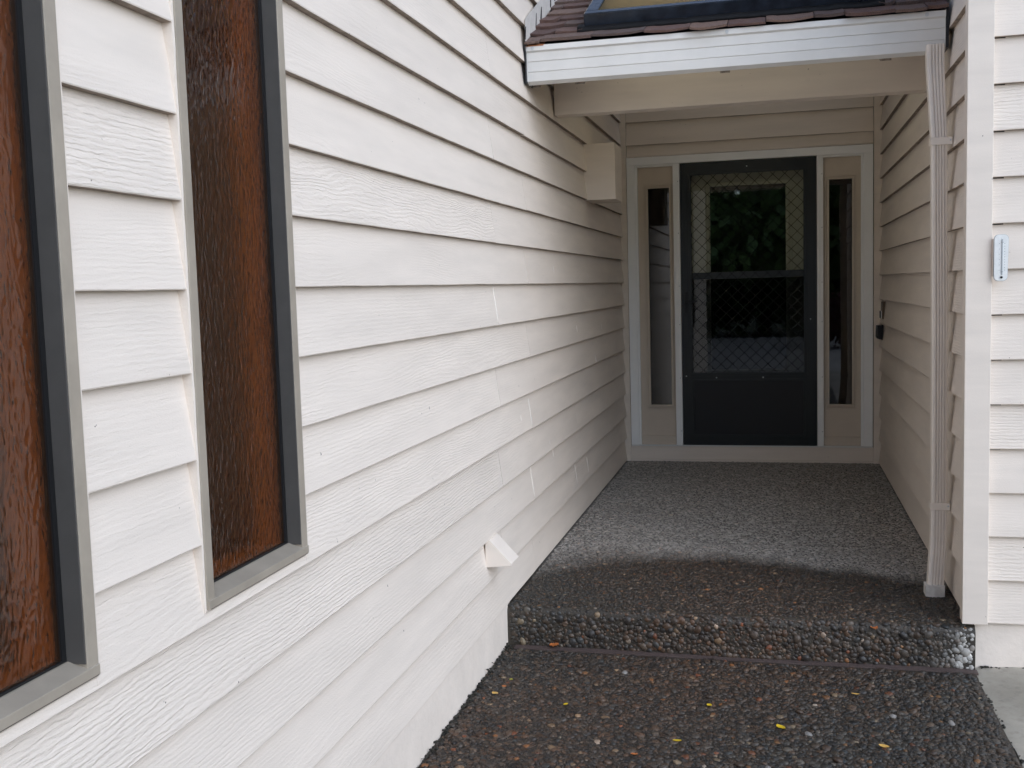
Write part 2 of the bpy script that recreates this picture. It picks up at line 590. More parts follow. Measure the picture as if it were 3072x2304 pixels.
WETPTS = np.array([(-0.1, -2.99), (0.0, -2.93), (0.075, -2.85), (0.22, -2.74), (0.434, -2.665), (0.728, -2.665), (1.125, -2.745), (1.337, -2.824), (1.531, -2.945), (1.657, -2.985), (1.85, -3.02)])

def wetness(x, y, z):
    yb = np.interp(x, WETPTS[:, 0], WETPTS[:, 1])
    wob = 0.022 * np.sin(x * 9.1) + 0.012 * np.sin(x * 23 + 1.0) + 0.008 * np.sin(x * 61)
    soft = np.interp(x, [0, 0.25, 0.5, 1.0, 1.5], [0.30, 0.24, 0.13, 0.085, 0.075])
    rag = np.array([mnoise.fractal(Vector((float(p) * 9, float(q) * 9, 0)), 1.0, 2.0, 4) for p, q in zip(x, y)]) if x.size < 90000 else 0
    d = (yb + wob + 0.035 * rag - y) / soft
    return np.clip(d * 0.5 + 0.5, 0, 1)

def np_mesh(name, verts, faces, m, parent=None, col=None, smooth=True, at=(0, 0, 0)):
    me = bpy.data.meshes.new(name)
    nf, k = faces.shape
    me.vertices.add(len(verts))
    me.vertices.foreach_set('co', np.ascontiguousarray(verts, np.float32).ravel())
    me.loops.add(nf * k)
    me.loops.foreach_set('vertex_index', np.ascontiguousarray(faces, np.int32).ravel())
    me.polygons.add(nf)
    me.polygons.foreach_set('loop_start', np.arange(nf, dtype=np.int32) * k)
    me.polygons.foreach_set('use_smooth', np.full(nf, smooth))
    me.update(calc_edges=True)
    if col is not None:
        a = me.attributes.new('Col', 'FLOAT_COLOR', 'POINT')
        a.data.foreach_set('color', np.ascontiguousarray(col, np.float32).ravel())
    me.materials.append(M[m])
    o = bpy.data.objects.new(name, me)
    return link(o, parent, at)

def grid(nx, ny):
    i = np.arange(nx * ny).reshape(ny, nx)
    return np.stack([i[:-1, :-1], i[:-1, 1:], i[1:, 1:], i[1:, :-1]], -1).reshape(-1, 4)

DRY = np.array([0.185, 0.173, 0.157])
WETM = np.array([0.050, 0.041, 0.031])

def mortar_col(P):
    wv = wetness(P[:, 0], P[:, 1], P[:, 2])[:, None]
    nz = (0.5 + 0.5 * np.sin(P[:, 0:1] * 5.3 + 2 * np.sin(P[:, 1:2] * 3.1))) * 0.18 + 0.86
    c = (DRY * (1 - wv) + WETM * wv) * nz
    return np.concatenate([c, wv], 1)

# porch slab: top, rounded nosing and step face as one swept sheet
prof = [(y, 0.0) for y in np.linspace(0.06, -3.50, 150)]
rn = 0.030
prof += [(YSTEP + rn - rn * math.sin(a), -rn + rn * math.cos(a)) for a in np.linspace(0.1, math.pi / 2, 8)]
prof += [(YSTEP, z) for z in np.linspace(-0.045, ZG - 0.03, 8)]
prof = np.array(prof)
xs = np.linspace(-0.02, 1.747, 90)
PX, PI_ = np.meshgrid(xs, np.arange(len(prof)))
SL = np.stack([PX.ravel(), prof[PI_.ravel(), 0], prof[PI_.ravel(), 1]], 1)
SL[:, 1] += np.where(SL[:, 1] < -3.4, 0.006 * np.sin(SL[:, 0] * 4.0 + 1), 0)
slab = np_mesh('porch_slab', SL, grid(len(xs), len(prof))[:, ::-1], 'mortar', None, mortar_col(SL))
tag(slab, kind='structure')

gx, gy = np.meshgrid(np.linspace(-0.02, 1.742, 70), np.linspace(-9.5, YSTEP + 0.01, 200))
WK = np.stack([gx.ravel(), gy.ravel(), np.full(gx.size, ZG)], 1)
walk = np_mesh('walkway', WK, grid(70, 200), 'mortar', None, np.concatenate([np.tile(np.array([[0.050, 0.040, 0.031]]), (len(WK), 1)), np.ones((len(WK), 1))], 1))
tag(walk, kind='structure')

# pebbles -------------------------------------------------------------
def ico(sub):
    import bmesh
    bm = bmesh.new()
    bmesh.ops.create_icosphere(bm, subdivisions=sub, radius=1.0)
    v = np.array([x.co[:] for x in bm.verts])
    f = np.array([[q.index for q in x.verts] for x in bm.faces])
    bm.free()
    return v, f
ICO1, ICO2 = ico(1), ico(2)

STONE = np.array([(0.040, 0.040, 0.042), (0.055, 0.052, 0.050), (0.030, 0.030, 0.032), (0.075, 0.070, 0.066), (0.070, 0.055, 0.045), (0.088, 0.064, 0.050), (0.052, 0.060, 0.068),
                  (0.115, 0.105, 0.095), (0.20, 0.11, 0.055), (0.24, 0.20, 0.15), (0.17, 0.075, 0.045), (0.30, 0.28, 0.26)])
STONE_P = np.array([0.14, 0.22, 0.08, 0.13, 0.17, 0.13, 0.03, 0.05, 0.009, 0.010, 0.007, 0.002])
STONE_P = STONE_P / STONE_P.sum()

def hexpts(u0, u1, v0, v1, s, jit=0.42):
    us = np.arange(u0 + s / 2, u1 - s * 0.3, s)
    vs_ = np.arange(v0 + s / 2, v1 - s * 0.3, s * 0.87)
    U, V = np.meshgrid(us, vs_)
    U[1::2] += s / 2
    U = U + rng.uniform(-jit, jit, U.shape) * s
    V = V + rng.uniform(-jit, jit, V.shape) * s
    k = (U > u0 + s * .35) & (U < u1 - s * .35)
    return U[k], V[k]

def stones(cen, nrm_axis, size, icos, sink=0.3, flat=0.5):
    """ellipsoid pebbles; nrm_axis 2 for floors, 1 for the step face"""
    n = len(cen)
    bv, bf = icos
    a = size * np.clip(rng.lognormal(-0.10, 0.38, n), 0.4, 2.0)
    b_ = a * rng.uniform(0.68, 1.0, n)
    c = a * flat * rng.uniform(0.7, 1.25, n)
    th = rng.uniform(0, math.pi, n)
    P = bv[None] * (1 + rng.uniform(-0.13, 0.13, (n, len(bv), 1)))
    X = P[:, :, 0] * a[:, None]
    Y = P[:, :, 1] * b_[:, None]
    Zz = P[:, :, 2] * c[:, None]
    Xr = X * np.cos(th)[:, None] - Y * np.sin(th)[:, None]
    Yr = X * np.sin(th)[:, None] + Y * np.cos(th)[:, None]
    tx = rng.normal(0, 0.13, n)[:, None]
    Zz = Zz + Xr * tx
    up = (c * sink)[:, None]
    if nrm_axis == 2:
        V = np.stack([cen[:, 0, None] + Xr, cen[:, 1, None] + Yr, cen[:, 2, None] + Zz + up], -1)
    else:
        V = np.stack([cen[:, 0, None] + Xr, cen[:, 1, None] - Zz - up, cen[:, 2, None] + Yr], -1)
    F = bf[None] + (np.arange(n) * len(bv))[:, None, None]
    return V.reshape(-1, 3), F.reshape(-1, 3)

def stone_cols(cen, wet, dryfilm=0.0):
    n = len(cen)
    c = STONE[rng.choice(len(STONE), n, p=STONE_P)] * rng.uniform(0.5, 1.15, (n, 1)) * np.array([1.18, 1.0, 0.83])
    # drifts of browner and greyer stone across the walk
    dr = (0.5 + 0.5 * np.sin(cen[:, 0] * 3.1 + 1.3 * np.sin(cen[:, 1] * 2.3)))[:, None]
    c = c * (1 + (dr - 0.5) * np.array([0.28, 0.05, -0.1]))
    dry = np.array([0.43, 0.402, 0.365]) * rng.uniform(0.6, 1.15, (n, 1)) * 0.9 + c * 0.5
    ww = wet[:, None]
    c = c * ww + dry * (1 - ww)
    return np.concatenate([np.clip(c, 0, 1), ww], 1)

def stuff_pebbles(name, cen, ax, size, icos, wet, parent, sink, flat):
    V, F = stones(cen, ax, size, icos, sink, flat)
    C = stone_cols(cen, wet)
    if ax == 1:        # white paint slopped over the end of the step from the foundation
        pw = np.clip((cen[:, 0] - 1.60 + 0.35 * cen[:, 2] * -1 * 0.6) / 0.13, 0, 1)[:, None] ** 2 * rng.uniform(0.3, 1.0, (len(cen), 1))
        C[:, :3] = C[:, :3] * (1 - pw) + np.array([0.62, 0.60, 0.56]) * pw
    C = np.repeat(C, len(icos[0]), 0)
    o = np_mesh(name, V - np.array(wloc(parent)), F, 'pebble', parent, C, True, wloc(parent))
    tag(o, kind='stuff')
    return o

# walkway: near stones in view
U, V = hexpts(0.0, 1.738, -5.05, YSTEP - 0.034, 0.0138)
cw = np.stack([U, V, np.full(U.size, ZG)], 1)
NBIG = 300
big = rng.permutation(np.where((V > -4.75) & (V < -3.62))[0])[:NBIG]
keep = np.ones(U.size, bool)
keep[big] = False
stuff_pebbles('pebbles', cw[keep], 2, 0.0084, ICO2, np.ones(keep.sum()), walk, -0.02, 0.48)
U2, V2 = hexpts(0.0, 1.738, -9.4, -5.05, 0.024)
cw2 = np.stack([U2, V2, np.full(U2.size, ZG)], 1)
stuff_pebbles('pebbles', cw2, 2, 0.0145, ICO1, np.ones(U2.size), walk, 0.12, 0.4)
# the 300 largest ones singly
shapes = []
for k in range(10):
    Vv, Ff = stones(np.zeros((1, 3)), 2, 0.0105, ICO2, 0.35, 0.5)
    for cidx in range(3):
        me_name = 'pebble'
        colr = stone_cols(np.zeros((1, 3)), np.ones(1))
        if cidx == 2 and k % 3 == 0:
            colr[0, :3] = STONE[8 + k % 4] * 0.8
        tmp = np_mesh(me_name, Vv, Ff, 'pebble', None, np.repeat(colr, len(Vv), 0))
        shapes.append(tmp.data)
        bpy.data.objects.remove(tmp)
for i in big:
    o = bpy.data.objects.new('pebble', shapes[random.randrange(len(shapes))])
    COL.objects.link(o)
    o.parent = walk
    o.location = tuple(cw[i])
    o.rotation_euler = (random.uniform(-.15, .15), random.uniform(-.15, .15), random.uniform(0, 6.28))

# step face and nosing
U, V = hexpts(0.0, 1.742, -0.158, -0.028, 0.0150)
cs = np.stack([U, np.full(U.size, YSTEP) + 0.006 * np.sin(U * 4.0 + 1) + np.where(V > -0.03, (V + 0.03) * 0.8, 0), V], 1)
stuff_pebbles('pebbles', cs, 1, 0.0094, ICO2, np.ones(U.size), slab, -0.15, 0.5)
# wet apron of the slab, then the dry worn part
U, V = hexpts(0.0, 1.742, -3.524, -2.40, 0.0135)
cs = np.stack([U, V, np.full(U.size, 0.0) - np.where(V < -3.53, 0.006, 0)], 1)
wt = wetness(U, V, 0 * U)
stuff_pebbles('pebbles', cs, 2, 0.0080, ICO1, wt, slab, 0.02, 0.36)
# rounded nosing
U, V = hexpts(0.0, 1.742, 0.0, math.pi / 2 * rn, 0.0150)
aa = V / rn
cs = np.stack([U, YSTEP + 0.006 * np.sin(U * 4.0 + 1) + rn - (rn - .002) * np.sin(aa), -rn + (rn - .002) * np.cos(aa)], 1)
up_ = aa < 0.8
stuff_pebbles('pebbles', cs[up_], 2, 0.0092, ICO2, np.ones(up_.sum()), slab, -0.15, 0.5)
stuff_pebbles('pebbles', cs[~up_], 1, 0.0094, ICO2, np.ones((~up_).sum()), slab, -0.15, 0.5)
U, V = hexpts(0.0, 1.73, -2.40, 0.0, 0.0155)
cs = np.stack([U, V, np.full(U.size, 0.0)], 1)
stuff_pebbles('pebbles', cs, 2, 0.0086, ICO1, wetness(U, V, 0 * U), slab, -0.05, 0.34)

# redwood strip at the foot of the step
rings = []
for x in np.linspace(0.03, 1.752, 40):
    j = 0.0022 * mnoise.noise(Vector((x * 6, 3.1, 0)))
    y0_, y1_ = np.interp(x, [0, 1.75], [-3.590, -3.584]) + j, np.interp(x, [0, 1.75], [-3.553, -3.546]) + j
    rings.append([(x, y0_, ZG - 0.02), (x, y1_, ZG - 0.02), (x, y1_, ZG + 0.005 + j), (x, y0_, ZG + 0.004 + j)])
MB().sweep(rings).build('wood_strip', 'strip', walk)

# concrete beside the walk, with a soft tilted edge
pv, nx_, ny_ = [], 40, 50
for yy in np.linspace(-9.5, -3.49, ny_):
    for xx in np.concatenate([[1.744, 1.752, 1.765, 1.79, 1.83, 1.88], np.linspace(1.95, 5.0, nx_ - 6)]):
        xe = xx + (0.003 * math.sin(yy * 7) + 0.003 * math.sin(yy * 31) if xx < 1.747 else 0)
        zz = ZG - 0.006 + 0.012 * min(1, (xx - 1.744) / 0.15) + 0.004 * mnoise.noise(Vector((xx * 2, yy * 2, 0)))
        pv.append((xe, yy, zz))
pad = np_mesh('concrete_pad', np.array(pv), grid(nx_, ny_), 'pad')
tag(pad, kind='structure')
sk = MB().box(1.752, 5.0, -9.5, -3.49, -0.32, -0.19).build('pad_base', 'pad', pad)

# ------------------------------------------------------------------ house
house = empty('house', (0.86, -1.5, ZG), 'off-white lap-sided house with a recessed porch and dark storm door', 'house')

def ax_left(s, u, z):       # s along +y, u outward +x
    return (u, s, z)
def ax_right(s, u, z):      # s along y, outward -x
    return (W - u, s, z)
def ax_door(s, u, z):
    return (s, -u + 0.004, z)
def ax_front(s, u, z):
    return (s, YF + 0.010 - u, z)
ROT = {'left': (ax_left, math.pi / 2), 'right': (ax_right, -math.pi / 2), 'door': (ax_door, 0.0), 'front': (ax_front, 0.0)}
bseed = [0]

def board(wall, side, s0, s1, row, notches=(), dz=0.0, zlow=0.0):
    """one lap board; local x runs along the board, local -y is outward; notches = (from, to, height left)"""
    ax, rot = ROT[side]
    bseed[0] += 1
    sd_ = bseed[0] * 1.37
    zb = Z0 + row * EXP + dz + 0.0012 * mnoise.noise(Vector((sd_, 0.3, 0)))
    L = s1 - s0
    n = max(2, int(L / 0.07))
    tilt = 0.0015 * mnoise.noise(Vector((sd_, 9.3, 0)))
    st = [(L * i / n, 0.176) for i in range(n + 1)]
    for (na, nb, nh) in notches:
        a_, b2 = na - s0, nb - s0
        st = [(q, h) if not (a_ < q < b2) else (q, nh) for q, h in st]
        st += [(a_ - 1e-4, 0.176), (a_ + 1e-4, nh), (b2 - 1e-4, nh), (b2 + 1e-4, 0.176)]
    st.sort()
    u_at = lambda z: -0.0205 * z / EXP
    rings = []
    for s, H in st:
        a = mnoise.noise(Vector((s * 11, sd_, 0)))
        b_ = mnoise.noise(Vector((s * 2.3, sd_, 4)))
        e0 = 0.0009 * a + 0.0008 * b_ + zlow
        du = 0.0012 * b_ + tilt
        rings.append([(s, -(-0.0012 + du), e0), (s, -du, 0.0022 + e0),
                      (s, -(u_at(H * 0.5) + du * 0.6), H * 0.5), (s, -(u_at(H)), H), (s, 0.034, H), (s, 0.0228, e0)])
    mb = MB().sweep(rings)
    me = bpy.data.meshes.new('siding_board')
    me.from_pydata(mb.v, [], mb.f)
    import bmesh
    bm = bmesh.new(); bm.from_mesh(me); bmesh.ops.recalc_face_normals(bm, faces=bm.faces[:]); bm.to_mesh(me); bm.free()
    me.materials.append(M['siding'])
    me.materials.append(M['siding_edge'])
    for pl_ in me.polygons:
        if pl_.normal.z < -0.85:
            pl_.material_index = 1  # downward faces take the painted-in shade colour
    o = bpy.data.objects.new('siding_board', me)
    start = ax(s1 if side == 'right' else s0, 0, zb)
    link(o, wall, start)
    o.rotation_euler = (0, 0, rot)
    return o

def wall_panels(name, side, spans, u0=-0.035, u1=-0.105):
    mb = MB()
    ax = ROT[side][0]
    for (s0, s1, z0, z1) in spans:
        a, b_ = ax(s0, u0, z0), ax(s1, u1, z1)
        mb.box(min(a[0], b_[0]), max(a[0], b_[0]), min(a[1], b_[1]), max(a[1], b_[1]), z0, z1)
    return mb.build(name, 'sheath', house, fix=False)

# windows in the left wall: (near edge, far edge)
WINS = [(-6.600, -6.143), (-5.808, -5.364)]
WZ0, WZ1 = 0.676, Z0 + 16 * EXP
YN, Y1 = -9.2, 0.02
left = wall_panels('siding_wall', 'left', [(YN, Y1, -0.02, WZ0 + 0.012), (YN, Y1, WZ1 - 0.012, ZTOP), (YN, WINS[0][0] + .012, WZ0 + .012, WZ1 - .012),
                                           (WINS[0][1] - .012, WINS[1][0] + .012, WZ0 + .012, WZ1 - .012), (WINS[1][1] - .012, Y1, WZ0 + .012, WZ1 - .012)])
tag(left, 'long left wall of white lap boards with two amber windows')
rows = int((ZTOP - Z0) / EXP) + 1
JA, JB = -3.565, -3.027
for r_ in range(rows):
    zb, zt = Z0 + r_ * EXP, Z0 + (r_ + 1) * EXP
    cuts = [JA if (8 - r_) % 2 == 1 else JB] + ([-1.926] if r_ == 3 else [])
    between, last, notch = [], YN, []
    if zb > WZ0 and zb < WZ1 - 0.02:
        between = [(YN, WINS[0][0]), (WINS[0][1], WINS[1][0])]
        last = WINS[1][1]
    elif zb < WZ0 < zt:
        notch = [(wa, wb, WZ0 - zb) for wa, wb in WINS]
    for (a, b_) in between:
        board(left, 'left', a + 0.0004, b_ - 0.0004, r_, dz=0.0015 * ((r_ * 37) % 5 - 3))
    p = last
    for c_ in cuts + [-0.018]:
        board(left, 'left', p + 0.0011, c_ - 0.0011, r_, dz=random.uniform(-0.0016, 0.0016), notches=[q for q in notch if q[0] > p and q[1] < c_])
        p = c_
# beads and drips of old caulk on the boards
M['drip'] = plain('old white caulk', (0.84, 0.775, 0.70), 0.5)
for (yq, za, zb_) in ((-1.852, 1.02, 1.056), (-1.026, 0.997, 1.033), (-1.285, 0.813, 0.855), (-3.026, 0.653, 0.78), (-2.651, 0.517, 0.538), (-2.527, 0.44, 0.474), (-1.966, 0.194, 0.305),
                      (-1.611, 0.197, 0.286), (-3.018, 0.335, 0.476), (-3.566, 1.136, 1.278), (-3.205, 0.703, 0.728), (-1.483, 1.31, 1.343), (-2.442, 1.337, 1.37)):
    rr = []
    for i in range(7):
        q = i / 6
        zz = za + (zb_ - za) * q
        u_ = -0.0205 * ((zz - Z0) % EXP) / EXP
        wv = 0.0017 * (0.45 + 0.55 * math.sin(math.pi * min(1, q * .8 + .15))) + 0.0006 * mnoise.noise(Vector((zz * 60, yq, 0)))
        yy_ = yq + 0.002 * mnoise.noise(Vector((zz * 22, yq, 3)))
        rr.append([(u_ - 0.002, yy_ - wv, zz), (u_ - 0.002, yy_ + wv, zz), (u_ + 0.0022, yy_ + wv * .4, zz), (u_ + 0.0022, yy_ - wv * .4, zz)])
    MB().sweep(rr).build('caulk_drip', 'drip', left, smooth=True)
# right porch wall
right = wall_panels('siding_wall', 'right', [(YF + 0.03, 0.02, -0.02, ZTOP)])
tag(right, 'short right porch wall of tan-shaded lap boards')
for r_ in range(rows):
    board(right, 'right', -3.486, -0.024, r_)
# wall over and beside the door
doorw = wall_panels('siding_wall', 'door', [(-0.03, W + 0.03, 2.165, ZTOP), (-0.03, 0.03, -0.02, 2.165), (1.69, W + 0.03, -0.02, 2.165), (0.03, 1.69, -0.02, 0.10)])
tag(doorw, 'lap boards above the front door')
for r_ in range(13, rows):
    board(doorw, 'door', 0.030, 1.690, r_, zlow=(2.164 - (Z0 + 13 * EXP)) if r_ == 13 else 0.0)
# facade to the right of the porch
front = wall_panels('siding_wall', 'front', [(W + 0.03, 5.0, -0.02, ZTOP)])
tag(front, 'front wall of pinkish white lap boards right of the porch')
for r_ in range(rows):
    board(front, 'front', 1.7884, 5.0, r_)

# corner boards, corner strips, foundations
MB().box(1.702, 1.788, YF - 0.012, YF + 0.012, 0.008, ZTOP).build('corner_board', 'trim', house, bevel=0.002)
MB().box(1.7025, 1.735, YF + 0.0135, -3.486, 0.012, ZTOP).build('corner_board', 'trim', house, bevel=0.002)
bx('corner_filler', 'trim', house, 1.7355, 1.7875, YF + 0.0124, YF + 0.05, 0.012, ZTOP - 0.01)
bx('corner_strip', 'trim', house, -0.020, 0.028, -0.017, 0.02, 0.0, ZTOP)
bx('corner_strip', 'trim', house, 1.692, W + 0.02, -0.022, 0.02, 0.0, ZTOP)
fm = MB().box(-0.06, -0.004, YN, YSTEP + 0.05, ZG - 0.02, 0.018)
fm.build('foundation', 'foundation', house)
fm = MB().box(1.749, 5.0, -3.505, -3.40, ZG - 0.05, 0.018)
fm.build('foundation', 'foundation', house)

# ---------------------------------------------------------------- amber windows
for wi, (ya, yb) in enumerate(WINS):
    win = MB()
    z1 = WZ1
    fx = 0.004
    win.box(-0.050, fx, ya, ya + 0.026, WZ0, z1)                 # near flange
    win.box(-0.050, fx, yb - 0.028, yb, WZ0, z1)                 # far flange
    win.box(-0.050, fx, ya + 0.026, yb - 0.028, z1 - 0.026, z1)
    wo_ = win.build('window', 'alu_front', house, bevel=0.0012)
    tag(wo_, ['tall amber textured window at the near end of the wall', 'tall narrow amber textured window nearer the porch'][wi])
    MB().prism([(-0.050, WZ0 + 0.0005), (fx + 0.003, WZ0 + 0.0005), (fx + 0.003, WZ0 + 0.017), (-0.027, WZ0 + 0.029), (-0.050, WZ0 + 0.029)], 1, ya + 0.001, yb - 0.001).build('sill', 'alu_front', wo_, bevel=0.001)
    MB().box(-0.032, fx - 0.0015, yb - 0.0315, yb - 0.0285, WZ0 + 0.026, z1 - 0.027).build('reveal', 'alu_dark', wo_)
    MB().box(-0.044, -0.030, ya + 0.0265, ya + 0.033, WZ0 + 0.029, z1 - 0.027).build('gasket', 'gasket', wo_)
    MB().box(-0.044, -0.030, yb - 0.0425, yb - 0.032, WZ0 + 0.029, z1 - 0.027).build('gasket', 'gasket', wo_)
    MB().box(-0.044, -0.030, ya + 0.033, yb - 0.0425, WZ0 + 0.0292, WZ0 + 0.033).build('gasket', 'gasket', wo_)
    MB().box(-0.040, -0.034, ya + 0.030, yb - 0.038, WZ0 + 0.031, z1 - 0.026).build('pane', 'amber', wo_)
    rt = MB()
    rt.box(-0.125, -0.051, yb - 0.034, yb - 0.010, WZ0 + 0.02, z1)
    rt.box(-0.125, -0.051, ya + 0.010, ya + 0.028, WZ0 + 0.02, z1)
    rt.box(-0.125, -0.051, ya + 0.028, yb - 0.034, WZ0 + 0.005, WZ0 + 0.026)
    rt.box(-0.125, -0.051, ya + 0.028, yb - 0.034, z1 - 0.03, z1)
    rt.build('interior_return', 'return', wo_, fix=False)
    # bead of painted caulk round the frame
    ck = MB()
    for (y0_, y1_) in ((ya - 0.0055, ya - 0.0005), (yb + 0.0005, yb + 0.0055)):
        rr = []
        for zq in np.arange(WZ0 - 0.004, 2.5, 0.03):
            j = 0.0014 * mnoise.noise(Vector((zq * 30, y0_ * 9, wi)))
            rr.append([(-0.022, y0_, zq), (-0.022, y1_, zq), (0.0012 + j, y1_ - j * .3, zq), (0.0005 + j, y0_ - j, zq)])
        ck.sweep(rr)
    rr = []
    for yq in np.arange(ya - 0.004, yb + 0.006, 0.02):
        j = 0.0016 * mnoise.noise(Vector((yq * 33, 5.0, wi)))
        rr.append([(-0.022, yq, WZ0 - 0.0005), (-0.022, yq, WZ0 - 0.007), (0.000 + j, yq, WZ0 - 0.006 + j), (0.0035 + j, yq, WZ0 - 0.0006)])
    ck.sweep(rr)
    ck.build('caulk', 'caulk', wo_, fix=True)
    # dirty joint under the sill
    MB().box(-0.02, 0.0052, ya + 0.01, yb - 0.002, WZ0 - 0.0012, WZ0 + 0.0002).build('joint', 'gasket', wo_)

# rooms behind the glass
def room(name, x0, x1, y0, y1, z0, z1, hole):
    mb = MB()
    t_ = 0.05
    mb.box(x0 - t_, x0, y0, y1, z0, z1); mb.box(x1, x1 + t_, y0, y1, z0, z1)
    mb.box(x0 - t_, x1 + t_, y0 - t_, y0, z0, z1); mb.box(x0 - t_, x1 + t_, y1, y1 + t_, z0, z1)
    mb.box(x0 - t_, x1 + t_, y0 - t_, y1 + t_, z0 - t_, z0); mb.box(x0 - t_, x1 + t_, y0 - t_, y1 + t_, z1, z1 + t_)
    v = mb
    return v
rm = MB()
rm.box(-3.6, -3.55, YN, -3.6, -0.1, 2.7); rm.box(-3.6, -0.11, YN - 0.05, YN, -0.1, 2.7); rm.box(-3.6, -0.11, -3.6, -3.55, -0.1, 2.7)
rm.box(-3.6, -0.11, YN - 0.05, -3.55, -0.16, -0.1); rm.box(-3.6, -0.11, YN - 0.05, -3.55, 2.7, 2.76)
rm.build('interior_room', 'interior', house, fix=False)
rm = MB()
rm.box(-0.35, -0.30, 0.17, 4.0, -0.05, 2.5); rm.box(2.05, 2.10, 0.17, 4.0, -0.05, 2.5); rm.box(-0.35, 2.10, 4.0, 4.05, -0.05, 2.5)
rm.box(-0.35, 2.10, 0.17, 4.05, -0.10, -0.05); rm.box(-0.35, 2.10, 0.17, 4.05, 2.5, 2.55)
rm.box(-0.35, 0.09, 0.14, 0.17, -0.1, 2.55); rm.box(1.63, 2.10, 0.14, 0.17, -0.1, 2.55); rm.box(0.09, 1.63, 0.14, 0.17, 2.1, 2.55)
rm.build('interior_room', 'interior', house, fix=False)
# main roof over the house so that the rooms and walls are closed from above
MB().box(-6, -0.035, YN - 0.1, 6, ZTOP, ZTOP + 0.12).box(W + 0.035, 6, YF + 0.05, 6, ZTOP, ZTOP + 0.12).box(-0.035, W + 0.035, 0.03, 6, ZTOP, ZTOP + 0.12).build('main_roof', 'shingle', house, fix=False)

# ---------------------------------------------------------------- door surround
fr = MB()
fr.box(0.031, 0.088, -0.012, 0.05, 0.1195, 2.1045)
fr.box(1.626, 1.687, -0.012, 0.05, 0.1195, 2.1045)
fr.box(0.031, 1.687, -0.012, 0.05, 2.105, 2.160)
frame = fr.build('door_frame', 'white_vinyl', house, bevel=0.0015)
for (x0, x1) in ((0.0885, 0.103), (1.6115, 1.6255)):
    bx('stop', 'white_vinyl', frame, x0, x1, -0.002, 0.05, 0.1195, 2.1045, 0.001)
for (x0, x1) in ((0.1035, 0.3535), (1.366, 1.611)):
    bx('stop', 'white_vinyl', frame, x0, x1, -0.002, 0.05, 2.090, 2.1045, 0.001)
for (x0, x1) in ((0.354, 0.400), (1.324, 1.3655)):
    mul = bx('mullion', 'white_vinyl', frame, x0, x1, -0.010, 0.05, 0.1195, 2.1045, 0.0015)
    for zz in (0.22, 0.6, 0.98, 1.25, 1.62, 1.98):
        disc(MB(), ((x0 + x1) / 2 + 0.012, -0.0125, zz), 0.004, 1, 0.003, 10).build('screw', 'screw', mul)
bx('threshold', 'white_plastic', frame, 0.031, 1.687, -0.014, 0.06, 0.110, 0.119, 0.001)
bx('kick_board', 'trim', frame, 0.012, 1.708, -0.006, 0.03, 0.016, 0.1095, 0.0015)
bx('base_ledge', 'trim', frame, 0.03, 1.70, -0.013, 0.03, -0.002, 0.0155, 0.002)

def ring(x0, x1, z0, z1, wdt, y0, y1):
    m_ = MB()
    m_.box(x0, x1, y0, y1, z0, z0 + wdt); m_.box(x0, x1, y0, y1, z1 - wdt, z1)
    m_.box(x0, x0 + wdt, y0, y1, z0 + wdt, z1 - wdt); m_.box(x1 - wdt, x1, y0, y1, z0 + wdt, z1 - wdt)
    return m_

for si, (x0, x1, ga, gb) in enumerate(((0.1035, 0.3535, 0.174, 0.325), (1.366, 1.611, 1.404, 1.555))):
    pz0, pz1, gz0, gz1 = 0.1195, 2.090, 0.405, 1.942
    yp = 0.030
    sl = MB()
    sl.box(x0, x1, yp, yp + 0.04, pz0 + 0.06, gz0); sl.box(x0, x1, yp, yp + 0.04, gz1, pz1)
    sl.box(x0, ga, yp, yp + 0.04, gz0, gz1); sl.box(gb, x1, yp, yp + 0.04, gz0, gz1)
    so = sl.build('sidelight', 'cream', house, fix=False)
    tag(so, ['narrow sidelight left of the door, dark glass in cream panel', 'narrow sidelight right of the door reflecting the garden'][si])
    ring(max(x0 + .002, ga - 0.028), gb + 0.030, gz0 - 0.030, gz1 + 0.030, 0.012, yp - 0.010, yp + 0.002).build('moulding', 'cream', so, bevel=0.002)
    ring(ga - 0.014, gb + 0.014, gz0 - 0.014, gz1 + 0.014, 0.0142, yp - 0.019, yp + 0.006).build('moulding', 'cream', so, bevel=0.003)
    bx('pane', 'glass_side', so, ga - 0.004, gb + 0.004, yp + 0.012, yp + 0.018, gz0 - 0.004, gz1 + 0.004)
    bx('bottom_rail', 'cream', so, x0 + 0.001, x1 - 0.001, 0.012, yp + 0.04, pz0, pz0 + 0.0595, 0.002)

# ---------------------------------------------------------------- entry door behind the storm door
ed = MB()
ex0, ex1, ez0, ez1 = 0.400, 1.324, 0.12, 2.10
ia, ib, iz0, iz1 = 0.602, 1.119, 0.648, 1.940
ye = 0.100
ed.box(ex0, ex1, ye, ye + 0.04, ez0, iz0); ed.box(ex0, ex1, ye, ye + 0.04, iz1, ez1)
ed.box(ex0, ia, ye, ye + 0.04, iz0, iz1); ed.box(ib, ex1, ye, ye + 0.04, iz0, iz1)
eo = ed.build('entry_door', 'entry', house, fix=False)
tag(eo, 'pale yellow entry door with one large pane behind the storm door')
ring(ia - 0.045, ib + 0.045, iz0 - 0.045, iz1 + 0.045, 0.014, ye - 0.010, ye + 0.002).build('moulding', 'entry', eo, bevel=0.002)
ring(ia - 0.022, ib + 0.022, iz0 - 0.022, iz1 + 0.022, 0.0222, ye - 0.020, ye + 0.004).build('moulding', 'entry', eo, bevel=0.003)
bx('pane', 'glass_dark', eo, ia - 0.004, ib + 0.004, ye + 0.012, ye + 0.018, iz0 - 0.004, iz1 + 0.004)

